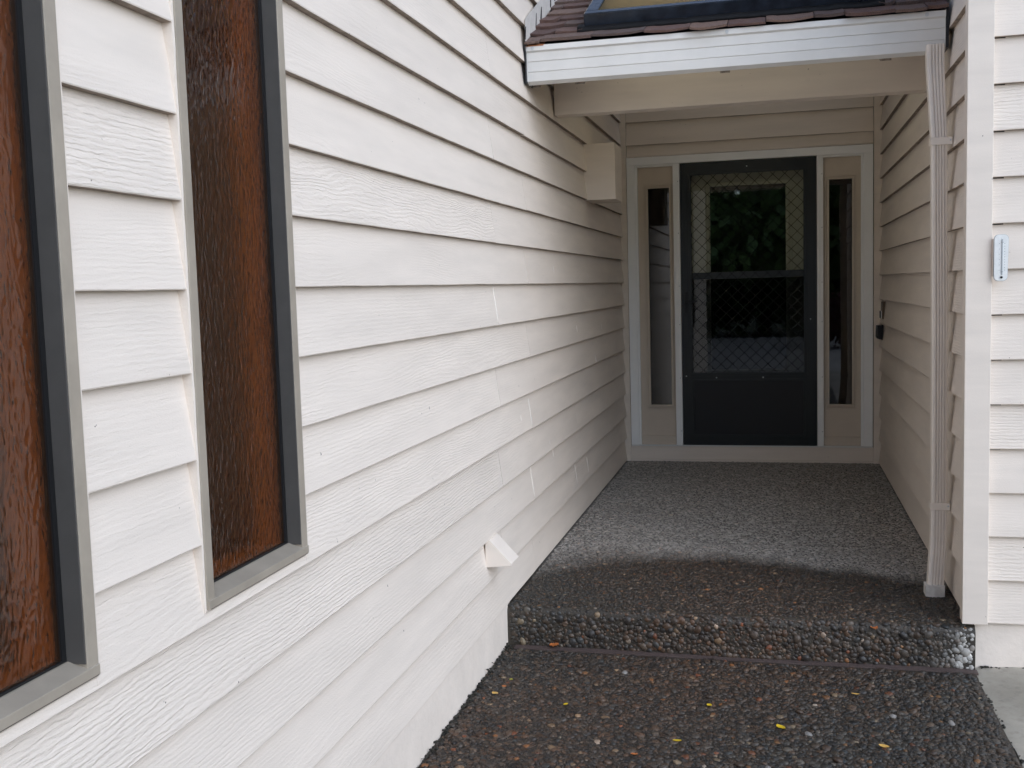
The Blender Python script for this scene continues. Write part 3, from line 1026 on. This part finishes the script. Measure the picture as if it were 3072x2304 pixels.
# ---------------------------------------------------------------- storm door
sx0, sx1, sz0, sz1 = 0.404, 1.3205, 0.1195, 2.101
oa, ob, oz0, oz1 = 0.478, 1.236, 0.635, 2.021
st = MB()
st.box(sx0, oa, -0.006, 0.03, sz0, sz1); st.box(ob, sx1, -0.006, 0.03, sz0, sz1)
st.box(oa, ob, -0.006, 0.03, oz1, sz1); st.box(oa, ob, -0.006, 0.03, 0.582, oz0); st.box(oa, ob, -0.006, 0.03, sz0, 0.190)
sto = st.build('storm_door', 'storm', house, fix=False)
tag(sto, 'black storm door with diamond wire grille over glass')
bx('kick_panel', 'storm_panel', sto, oa, ob, 0.002, 0.024, 0.190, 0.582)
ring(oa - 0.022, ob + 0.022, 0.612, oz1 + 0.012, 0.018, -0.011, -0.0065).build('retainer', 'storm', sto, bevel=0.0015)
ring(oa - 0.006, ob + 0.006, 0.184, 0.588, 0.012, -0.009, -0.0065).build('retainer', 'storm', sto, bevel=0.0015)
bx('middle_rail', 'storm', sto, oa, ob, 0.008, 0.022, 1.292, 1.340, 0.002)
bx('pane', 'glass', sto, oa, ob, 0.015, 0.018, 1.3405, oz1)
bx('pane', 'glass', sto, oa, ob, 0.011, 0.014, oz0, 1.2915)
bx('screen', 'screen', sto, oa, ob, 0.0195, 0.0200, oz0, 1.2915)
bx('drip_sweep', 'storm', sto, sx0 + 0.01, sx1 - 0.01, -0.009, 0.02, 0.1193, 0.127)
for (x_, z_) in ((0.64, 0.600), (0.96, 0.600), (0.86, 2.06), (0.43, 0.612), (1.28, 1.0)):
    disc(MB(), (x_, -0.0095, z_), 0.0045, 1, 0.0036, 10).build('screw', 'screw', sto)
# grille: bent wires that touch at the diamond corners
PW, PH = 0.0805, 0.0790
nw = int((ob - oa) / (PW / 2)) + 1
for k in range(nw + 1):
    xc_ = oa + 0.012 + k * PW / 2
    if xc_ > ob:
        break
    rr = []
    zz = oz0
    while zz <= oz1 + 1e-6:
        ph = (zz - oz0) / PH * 2 * math.pi
        tri = math.asin(math.sin(ph)) / (math.pi / 2) * 0.72 + math.sin(ph) * 0.28
        x_ = xc_ + (1 if k % 2 else -1) * tri * (PW / 4 - 0.0012)
        x_ = min(max(x_, oa + 0.001), ob - 0.001)
        q = 0.0021
        rr.append([(x_ - q, 0.003, zz), (x_ + q, 0.003, zz), (x_ + q, 0.0065, zz), (x_ - q, 0.0065, zz)])
        zz += PH / 12
    MB().sweep(rr).build('grille_wire', 'wire', sto, fix=False)
h_ = MB().box(0.424, 0.448, -0.013, -0.0065, 1.06, 1.205)
ho = h_.build('handle', 'black_plastic', sto, bevel=0.003)
MB().box(0.428, 0.515, -0.040, -0.029, 1.132, 1.148).box(0.430, 0.444, -0.030, -0.013, 1.133, 1.147).build('lever', 'black_plastic', ho, bevel=0.003)

# ---------------------------------------------------------------- porch roof, beam, gutter
SLOPE = 0.490
RZ = lambda y: 2.335 + SLOPE * (y + 2.985)        # top of the shingles
def deck(mb, x0, x1, ya, yb, hi, lo):
    return mb.prism([(ya, RZ(ya) - hi), (yb, RZ(yb) - hi), (yb, RZ(yb) - lo), (ya, RZ(ya) - lo)], 0, x0, x1)
roof = MB()
deck(roof, 0.0015, W - 0.0015, -2.955, -2.80, 0.03, 0.06)
deck(roof, 0.0015, 0.300, -2.80, -1.36, 0.03, 0.06)
deck(roof, 1.405, W - 0.0015, -2.80, -1.36, 0.03, 0.06)
deck(roof, 0.0015, W - 0.0015, -1.36, 1.0, 0.03, 0.06)
roof = roof.build('porch_roof', 'tar', house, fix=False)
tag(roof, 'small sloping porch roof of red-brown shingles with a skylight')
SKX0, SKX1, SKY0 = 0.245, 1.462, -2.865

cs_, sn_ = 1 / math.hypot(1, SLOPE), SLOPE / math.hypot(1, SLOPE)
er = 0.112
row = 0
yy = -2.990
while yy < -1.2:
    x = 0.004 - random.uniform(0.0, 0.12)
    while x < W - 0.02:
        wd = random.choice((0.12, 0.155, 0.19, 0.225))
        xa, xb = max(x, 0.004), min(x + wd - 0.003, W - 0.006)
        x += wd
        if xb - xa < 0.03:
            continue
        if yy > SKY0 - 0.10 and xb > SKX0 - 0.005 and xa < SKX1 + 0.005:
            if xa < SKX0 - 0.04:
                xb = SKX0 - 0.006
            elif xb > SKX1 + 0.04:
                xa = SKX1 + 0.006
            else:
                continue
        th = random.uniform(0.008, 0.014)
        lift = random.uniform(0.0, 0.007)
        yoff = random.choice((0, 0, 0.014, -0.012))
        top = 0.19
        n_ = 4
        rings = []
        for i in range(n_ + 1):
            xx = xa + (xb - xa) * i / n_
            cv = lift * (abs(i / n_ - 0.5) * 2) ** 2 + 0.0015 * random.random()
            y0_ = yy + yoff + 0.004 * random.uniform(-1, 1)
            y1_ = y0_ + top
            def pt(y, h):
                return (xx, y - sn_ * h, RZ(y) - 0.026 + cs_ * h)
            rings.append([pt(y0_, cv + 0.012), pt(y0_, cv + 0.012 + th), pt(y1_, 0.006), pt(y1_, -0.002)])
        MB().sweep(rings).build('shingle', 'shingle', roof)
    yy += er
    row += 1
# rusty metal at the lower left corner, step flashing along the left wall
MB().prism([(-2.985, RZ(-2.985) - 0.0215), (-2.90, RZ(-2.90) - 0.0215), (-2.90, RZ(-2.90) - 0.025), (-2.985, RZ(-2.985) - 0.025)], 0, 0.003, 0.085).build('drip_edge', 'rust', roof)
for k in range(9):
    y0_ = -2.99 + k * 0.112
    poly = [(y0_, RZ(y0_) - 0.004), (y0_ + 0.135, RZ(y0_ + 0.135) - 0.010), (y0_ + 0.130, RZ(y0_ + 0.13) + 0.085 + 0.01 * random.random()), (y0_ + 0.012, RZ(y0_) + 0.092 + 0.012 * random.random())]
    xo = 0.0045 + 0.0012 * (k % 2)
    MB().prism(poly, 0, xo, xo + 0.0009).build('step_flashing', 'flashing', roof)
    if k % 3 == 1:
        continue
    MB().prism([(y0_ - 0.004 - 0.012 * random.random(), RZ(y0_) + 0.004), (y0_ + 0.002, RZ(y0_) + 0.008), (y0_ + 0.012, RZ(y0_) + 0.065), (y0_ + 0.004, RZ(y0_) + 0.050)], 0, xo + 0.0012, xo + 0.004).build('tar_bead', 'tar', roof)

# skylight
def slope_box(x0, x1, ya, yb, h0, h1):
    """box lying on the roof slope between y=ya and y=yb, h above the shingles"""
    P = lambda x, y, h: (x, y - sn_ * h, RZ(y) + cs_ * h)
    return [P(x0, ya, h0), P(x1, ya, h0), P(x1, yb, h0), P(x0, yb, h0), P(x0, ya, h1), P(x1, ya, h1), P(x1, yb, h1), P(x0, yb, h1)]
BF = [(0, 3, 2, 1), (4, 5, 6, 7), (0, 1, 5, 4), (1, 2, 6, 5), (2, 3, 7, 6), (3, 0, 4, 7)]
SY1 = -1.30
hh = 0.062
skm = MB()
skm.add(slope_box(SKX0, SKX1, SKY0, SKY0 + 0.050, -0.03, hh), BF)
skm.add(slope_box(SKX0, SKX1, SY1 - 0.06, SY1, -0.03, hh), BF)
skm.add(slope_box(SKX0, SKX0 + 0.058, SKY0 + 0.0502, SY1 - 0.0602, -0.03, hh), BF)
skm.add(slope_box(SKX1 - 0.058, SKX1, SKY0 + 0.0502, SY1 - 0.0602, -0.03, hh), BF)
sky_o = skm.build('skylight', 'skyframe', house, bevel=0.006)
tag(sky_o, 'black framed skylight with yellowed pane on the porch roof')
MB().add(slope_box(SKX0 + 0.056, SKX1 - 0.056, SKY0 + 0.048, SY1 - 0.058, 0.020, hh - 0.008), BF).build('pane', 'acrylic', sky_o)
# lumpy tarred apron round the foot of the frame
rr = []
for x in np.linspace(SKX0 - 0.03, SKX1 + 0.03, 60):
    j = 0.010 * mnoise.noise(Vector((x * 14, 1, 0))) + 0.006 * mnoise.noise(Vector((x * 40, 7, 0)))
    P = lambda y, h: (x, y - sn_ * h, RZ(y) + cs_ * h)
    rr.append([P(SKY0 - 0.030 + j, -0.012), P(SKY0 - 0.026 + j, 0.002), P(SKY0 - 0.006, 0.010 + j * .6), P(SKY0 + 0.03, 0.012), P(SKY0 + 0.03, -0.015)])
MB().sweep(rr).build('tar_apron', 'tar', sky_o, smooth=True)

# beam under the rafters
BZ0, BZ1 = 2.109, 2.36
beam = MB().box(0.001, W - 0.001, YBEAM, YBEAM + 0.089, BZ0, BZ1).build('porch_beam', 'trim', house, bevel=0.003)
tag(beam, 'wide painted beam across the porch under the gutter')
for (x_, z_, r_) in ((1.200, 2.195, 0.011), (1.365, 2.200, 0.016)):
    disc(MB(), (x_, YBEAM - 0.0018, z_), r_, 1, 0.003, 20).build('plug', 'trim', beam, bevel=0.0006)
# rafters with exposed ends
for (xa, xb) in ((0.0025, 0.042), (0.198, 0.241), (0.827, 0.868), (1.474, 1.519)):
    zf = 2.157
    MB().prism([(-2.868, zf), (-2.868, zf + 0.06), (0.0, zf + 0.09 + 2.868 * SLOPE), (0.0, zf + 2.868 * SLOPE)], 0, xa, xb).build('rafter', 'rafter_wood', roof)
cl_ = MB()
deck(cl_, 0.002, 0.300, -2.80, -1.36, 0.062, 0.075)
deck(cl_, 1.405, W - 0.002, -2.80, -1.36, 0.062, 0.075)
deck(cl_, 0.002, W - 0.002, -1.36, 0.02, 0.062, 0.075)
cl_.build('ceiling', 'ceiling', roof, fix=False)
bx('fascia', 'trim', roof, 0.001, W - 0.001, -2.892, -2.87, 2.180, 2.335)

# gutter: closed profile swept across the porch
gt = 2.314
gb_ = 2.153
prof_g = [(-2.895, gb_ + 0.008), (-2.940, gb_), (-2.962, gb_ + 0.012), (-2.966, gb_ + 0.046), (-2.9625, gb_ + 0.0475), (-2.9625, gb_ + 0.051), (-2.967, gb_ + 0.0525),
          (-2.969, gb_ + 0.090), (-2.9655, gb_ + 0.0915), (-2.9655, gb_ + 0.095), (-2.970, gb_ + 0.0965), (-2.972, gt - 0.028), (-2.982, gt - 0.022), (-2.982, gt), (-2.970, gt + 0.002),
          (-2.966, gt - 0.004), (-2.962, gb_ + 0.012 + 0.004), (-2.940, gb_ + 0.005), (-2.898, gb_ + 0.012), (-2.898, gt), (-2.895, gt)]
gut = MB().prism(prof_g, 0, 0.0085, W - 0.016).build('gutter', 'gutter', house)
tag(gut, 'white ribbed metal gutter along the porch roof edge')
MB().prism([(-2.974, gb_ + 0.012), (-2.976, gt - 0.03), (-2.984, gt - 0.022), (-2.984, gt + 0.002), (-2.895, gt + 0.002), (-2.895, gb_ + .004), (-2.942, gb_ - 0.002)], 0, W - 0.0158, W - 0.0145).build('end_cap', 'gutter', gut)
MB().prism([(-2.974, gb_ + 0.012), (-2.976, gt - 0.03), (-2.984, gt - 0.022), (-2.984, gt + 0.002), (-2.895, gt + 0.002), (-2.895, gb_ + .004), (-2.942, gb_ - 0.002)], 0, 0.0065, 0.008).build('end_cap', 'gutter', gut)
for x_ in (0.035, 0.862, 1.640):
    disc(MB(), (x_, -2.9850, gt - 0.012), 0.0075, 1, 0.0035, 12).build('screw', 'screw', gut)
MB().box(W - 0.0142, W - 0.002, -2.975, -2.86, 2.17, 2.33).build('end_strip', 'black_gap', gut)
MB().box(0.0015, 0.0062, -2.990, -2.86, 2.155, 2.335).build('end_strip', 'black_gap', gut)

# downspout with flutes
def spout_ring(x0, x1, yf, z, d=0.048):
    n_ = 4
    pts = []
    for i in range(n_):
        xa = x0 + (x1 - x0) * (0.14 + 0.72 * i / n_)
        st_ = (x1 - x0) * 0.72 / n_
        pts += [(xa, yf, z), (xa + st_ * 0.55, yf, z), (xa + st_ * 0.62, yf + 0.0075, z), (xa + st_ * 0.93, yf + 0.0075, z)]
    pts.append((x0 + (x1 - x0) * 0.86, yf, z))
    pts = [(x0, yf + 0.005, z), (x0 + 0.004, yf + 0.001, z)] + pts + [(x1 - 0.004, yf + 0.001, z), (x1, yf + 0.005, z), (x1, yf + d, z), (x0, yf + d, z)]
    return pts
path = [(1.639, 1.7065, -2.990, 2.185), (1.640, 1.7065, -2.995, 2.10), (1.647, 1.7055, -3.085, 1.800), (1.653, 1.7110, -3.095, 1.05), (1.6545, 1.7120, -3.10, 0.36), (1.648, 1.708, -3.13, 0.20), (1.629, 1.690, -3.185, 0.012)]
dsp = MB().sweep([spout_ring(*q) for q in path]).build('downspout', 'downspout', house)
tag(dsp, 'fluted almond downspout in the right porch corner')
for (q0, q1, yf, z_) in ((1.645, 1.7225, -3.087, 1.795), (1.651, 1.7225, -3.103, 0.350)):
    stp = MB().box(q0, q1, yf - 0.0025, yf - 0.0008, z_ - 0.016, z_ + 0.012).box(q0 - 0.0015, q0, yf - 0.0025, yf + 0.05, z_ - 0.016, z_ + 0.012)
    so = stp.build('strap', 'downspout', dsp)
    disc(MB(), (q1 - 0.006, yf - 0.0042, z_), 0.0035, 1, 0.0016, 8).build('screw', 'screw', so)
rr = []
for z_ in (0.003, 0.030, 0.046):
    e_ = 0.0
    rr.append([(1.6225, -3.192, z_), (1.6565, -3.1945, z_ - (0.004 if z_ < .01 else 0)), (1.694, -3.190, z_), (1.6945, -3.13, z_), (1.622, -3.13, z_)])
MB().sweep(rr).build('end_collar', 'downspout_cap', dsp)

# boxed casing high on the left wall and the little vent hood low down
bxo = bx('boxed_casing', 'trim', house, -0.02, 0.163, -1.464, -1.190, 1.762, 2.082, 0.003)
tag(bxo, 'square painted box under the beam on the left wall')
vh = MB().prism([(-0.012, 0.331), (0.006, 0.331), (0.088, 0.243), (0.088, 0.236), (-0.012, 0.226)], 1, -3.815, -3.700).build('vent_hood', 'trim', house, bevel=0.0012)
tag(vh, 'small wedge-shaped vent hood low on the left wall')

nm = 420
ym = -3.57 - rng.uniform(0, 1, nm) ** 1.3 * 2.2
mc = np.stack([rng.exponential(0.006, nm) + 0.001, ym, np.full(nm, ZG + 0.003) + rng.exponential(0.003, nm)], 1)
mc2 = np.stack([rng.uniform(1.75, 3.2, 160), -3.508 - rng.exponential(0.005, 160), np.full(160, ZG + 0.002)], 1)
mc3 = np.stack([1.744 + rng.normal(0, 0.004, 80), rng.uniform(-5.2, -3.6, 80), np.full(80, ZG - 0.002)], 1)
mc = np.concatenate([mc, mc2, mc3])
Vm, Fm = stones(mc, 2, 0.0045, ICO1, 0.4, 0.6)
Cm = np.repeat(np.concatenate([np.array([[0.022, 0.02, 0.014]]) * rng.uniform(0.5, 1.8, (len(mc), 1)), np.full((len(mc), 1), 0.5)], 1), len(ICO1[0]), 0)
gr_ = np_mesh('grit', Vm, Fm, 'pebble', None, Cm)
tag(gr_, 'dark grit and moss gathered where the walls meet the paving', 'grit', kind='stuff')

# ---------------------------------------------------------------- small things on the walls
th = empty('thermometer', (1.815, YF - 0.012, 1.245), 'small rounded white thermometer fixed beside the corner board', 'thermometer')
pts = []
for (cx_, cz_, a0) in ((1.823, 1.389, 0), (1.806, 1.389, 90), (1.806, 1.262, 180), (1.820, 1.262, 270)):
    for q in range(6):
        a_ = R(a0 + 18 * q)
        pts.append((cx_ + 0.0145 * math.cos(a_), cz_ + 0.016 * math.sin(a_)))
tp = MB().prism(pts, 1, YF - 0.030, YF - 0.0265).build('plate', 'thermo_plate', th, bevel=0.0006)
MB().prism([(p[0] + (0.0012 if p[0] > 1.815 else -0.0012), p[1] + (0.0012 if p[1] > 1.33 else -0.0012)) for p in pts], 1, YF - 0.0262, YF - 0.0245).build('rim', 'thermo_tube', th)
MB().box(1.8150, 1.8185, YF - 0.0325, YF - 0.0302, 1.266, 1.390).build('tube', 'thermo_tube', th, bevel=0.001)
disc(MB(), (1.8150, YF - 0.0330, 1.258), 0.0042, 1, 0.0028, 14).build('bulb', 'black_plastic', th)
for zz in (1.276, 1.378):
    MB().box(1.8140, 1.8200, YF - 0.0336, YF - 0.0327, zz, zz + 0.0022).build('clip', 'thermo_mark', th)
for k in range(11):
    zz = 1.282 + k * 0.0092
    MB().box(1.8235, 1.8265, YF - 0.0308, YF - 0.0301, zz, zz + 0.0013).build('scale_mark', 'thermo_mark', th)
    if k % 2 == 0:
        MB().box(1.8065, 1.8095, YF - 0.0308, YF - 0.0301, zz, zz + 0.0013).build('scale_mark', 'thermo_mark', th)
br = MB().box(1.7882, 1.7895, YF - 0.0265, YF + 0.002, 1.262, 1.392).box(1.7895, 1.806, YF - 0.0242, YF - 0.022, 1.262, 1.392).build('bracket', 'trim', th)
for zz in (1.275, 1.300, 1.325, 1.350):
    disc(MB(), (1.7942, YF - 0.0250, zz), 0.0026, 1, 0.0010, 10).build('hole', 'thermo_mark', th)

db = empty('doorbell', (W - 0.01, -0.26, 1.0), 'narrow brown and black doorbell on the right wall by the door', 'doorbell')
MB().prism([(W + 0.006, 1.000), (W - 0.008, 1.000), (W - 0.004, 1.112), (W + 0.012, 1.112)], 1, -0.30, -0.20).build('plate', 'brown_plastic', db, bevel=0.002)
MB().box(W - 0.016, W - 0.009, -0.292, -0.215, 1.006, 1.052).build('button', 'black_plastic', db, bevel=0.002)
MB().box(W - 0.0125, W - 0.0085, -0.3045, -0.3005, 1.004, 1.054).build('edge', 'white_plastic', db)
lb = MB().prism([(W - 0.026, 0.953), (W + 0.012, 0.958), (W + 0.008, 0.856), (W - 0.024, 0.866), (W - 0.030, 0.878)], 1, -0.20, -0.09).build('key_box', 'black_plastic', bevel=0.004)
tag(lb, 'black key box hanging under the doorbell at the right wall', 'key box')

# ---------------------------------------------------------------- leaves
def leaf(x, y, z, L, wd, ang, m, label, curl=0.15, lobes=0):
    wd *= 1.6
    L *= 1.1
    n_ = 10
    vv, ff = [], []
    for i in range(n_ + 1):
        q = i / n_
        wv = wd * math.sin(math.pi * min(1, q * 0.96 + 0.02)) ** 0.7 * (1 + (0.25 * math.sin(q * 17) if lobes else 0))
        zz = curl * L * (q - 0.5) ** 2
        for s_ in (-1, 0, 1):
            vv.append((L * (q - 0.5), s_ * wv / 2, zz + (abs(s_) * 0.12 * wd) + 0.002))
    nv = len(vv)
    vv += [(a, b_, c - 0.0006) for a, b_, c in vv]
    for i in range(n_):
        for s_ in (0, 1):
            a_ = i * 3 + s_
            ff.append((a_, a_ + 1, a_ + 4, a_ + 3))
            ff.append((nv + a_, nv + a_ + 3, nv + a_ + 4, nv + a_ + 1))
    mb = MB().add(vv, ff)
    o_ = mb.build('leaf', m, None, smooth=True, origin=(0, 0, 0), fix=False)
    o_.location = (x, y, z)
    o_.rotation_euler = (random.uniform(-.1, .1), random.uniform(-.1, .1), ang)
    tag(o_, label, 'leaf', 'fallen leaves on the walkway')
    return o_
zl = ZG + 0.006
leaf(1.060, -4.196, zl, 0.036, 0.015, R(-50), 'leaf_yellow', 'largest bright yellow leaf lying on the dark walkway')
leaf(0.346, -4.128, zl, 0.019, 0.008, R(55), 'leaf_yellow', 'small yellow leaf on the walkway, left of the others in its row')
leaf(0.826, -4.053, zl, 0.017, 0.011, R(150), 'leaf_yellow', 'small yellow leaf in the middle of the walkway')
leaf(0.745, -4.354, zl, 0.026, 0.009, R(15), 'leaf_yellow', 'thin yellow leaf nearest the bottom of the photo at centre')
leaf(1.310, -3.868, zl, 0.026, 0.006, R(8), 'leaf_gold', 'thin golden leaf near the step on the right half of the walkway')
leaf(1.365, -4.283, zl, 0.029, 0.011, R(-20), 'leaf_gold', 'pale golden leaf lying right of the largest yellow leaf')
leaf(0.105, -3.937, zl, 0.015, 0.009, R(80), 'leaf_green', 'tiny yellow-green leaf beside the left wall')
leaf(0.081, -4.075, zl, 0.024, 0.012, R(-25), 'leaf_gold', 'pale tan leaf on pebbles by the left foundation')
leaf(0.190, -3.566, ZG + 0.012, 0.034, 0.027, R(5), 'leaf_orange', 'round orange leaf on the wood strip at the foot of the step', lobes=1)
leaf(1.397, -3.558, -0.022, 0.026, 0.018, R(20), 'leaf_orange', 'crumpled orange leaf caught on the edge of the step', curl=0.6, lobes=1)
leaf(0.626, -4.474, zl, 0.020, 0.010, R(10), 'leaf_orange', 'small orange leaf at the bottom edge of the photo')
leaf(0.096, -4.005, zl, 0.015, 0.009, R(-15), 'leaf_orange', 'tiny orange leaf between the tan and green leaves by the wall')

# ---------------------------------------------------------------- garden behind the camera (seen in the door glass)
def tree(name, x, y, h, r, label, group, fol='foliage', n=2600, z0=0.35, cat='tree', lz=0.22):
    t_ = empty(name, (x, y, -0.3), label, cat)
    tag(t_, group=group)
    rr = []
    for k in range(9):
        q = k / 8
        rad = 0.16 * r / 2 * (1 - 0.8 * q) + 0.02
        cx_, cy_ = x + 0.15 * math.sin(q * 3 + x), y + 0.12 * math.cos(q * 2.4 + y)
        rr.append([(cx_ + rad * math.cos(a_), cy_ + rad * math.sin(a_), -0.3 + h * 0.9 * q) for a_ in np.linspace(0, 2 * math.pi, 9)[:-1]])
    tk = MB().sweep(rr)
    for k in range(6):
        a_ = k * 1.1 + x
        z_ = h * (0.3 + 0.08 * k)
        L_ = r * 0.7
        p0_, p1_ = Vector((x, y, z_)), Vector((x + math.cos(a_) * L_, y + math.sin(a_) * L_, z_ + L_ * 0.6))
        tk.sweep([[tuple(p0_.lerp(p1_, q) + Vector((math.cos(b_), math.sin(b_), 0)) * (0.05 * (1 - q) + 0.012)) for b_ in (0, 2.1, 4.2)] for q in (0, 0.5, 1)])
    tk.build('trunk', 'bark', t_)
    cl = rng.normal(0, 1, (40, 3))
    cl /= np.linalg.norm(cl, axis=1)[:, None]
    cl *= rng.uniform(0.35, 1.0, (40, 1))
    cl = cl * np.array([r, r, h * (1 - z0) / 2]) + np.array([x, y, -0.3 + h * (z0 + (1 - z0) / 2)])
    idx = rng.integers(0, 40, n)
    P = cl[idx] + rng.normal(0, 1, (n, 3)) * np.array([r * 0.2, r * 0.2, r * 0.17])
    d1 = rng.normal(0, 1, (n, 3)); d1 /= np.linalg.norm(d1, axis=1)[:, None]
    d2 = np.cross(d1, rng.normal(0, 1, (n, 3))); d2 /= np.linalg.norm(d2, axis=1)[:, None]
    s_ = lz * rng.uniform(0.6, 1.3, (n, 1))
    V_ = np.stack([P - d1 * s_, P - d2 * s_ * 0.5, P + d1 * s_, P + d2 * s_ * 0.5], 1).reshape(-1, 3)
    base = np.array([x, y, -0.3])
    np_mesh('crown', V_ - base, np.arange(n * 4).reshape(-1, 4), fol, t_, None, False, base)
G = 'trees across the driveway'
spots = [(-9.5, -25.0, 4.4, 2.2, 'round dark tree at the left end of the row across the drive'), (-6.0, -24.2, 4.8, 2.3, 'dark tree second from the left across the drive'),
         (-2.6, -25.2, 5.0, 2.4, 'tall dark tree left of the one opposite the porch'), (0.6, -24.0, 4.8, 2.3, 'dark tree directly opposite the porch'),
         (3.9, -25.0, 4.9, 2.4, 'dark tree right of the one opposite the porch'), (7.4, -24.3, 4.6, 2.3, 'dark tree at the right end of the row across the drive')]
for (x, y, h, r, lab) in spots:
    tree('tree', x, y, h, r, lab, G, n=5200, z0=0.04, lz=0.30)
tree('shrub', 2.6, -16.5, 1.2, 0.9, 'low dark red shrub on the far side of the walk', None, 'foliage_red', 1500, 0.1, 'shrub', 0.08)
tree('shrub', -1.8, -17.5, 1.1, 1.1, 'low green shrub on the far side of the walk', None, 'foliage', 1500, 0.1, 'shrub', 0.08)
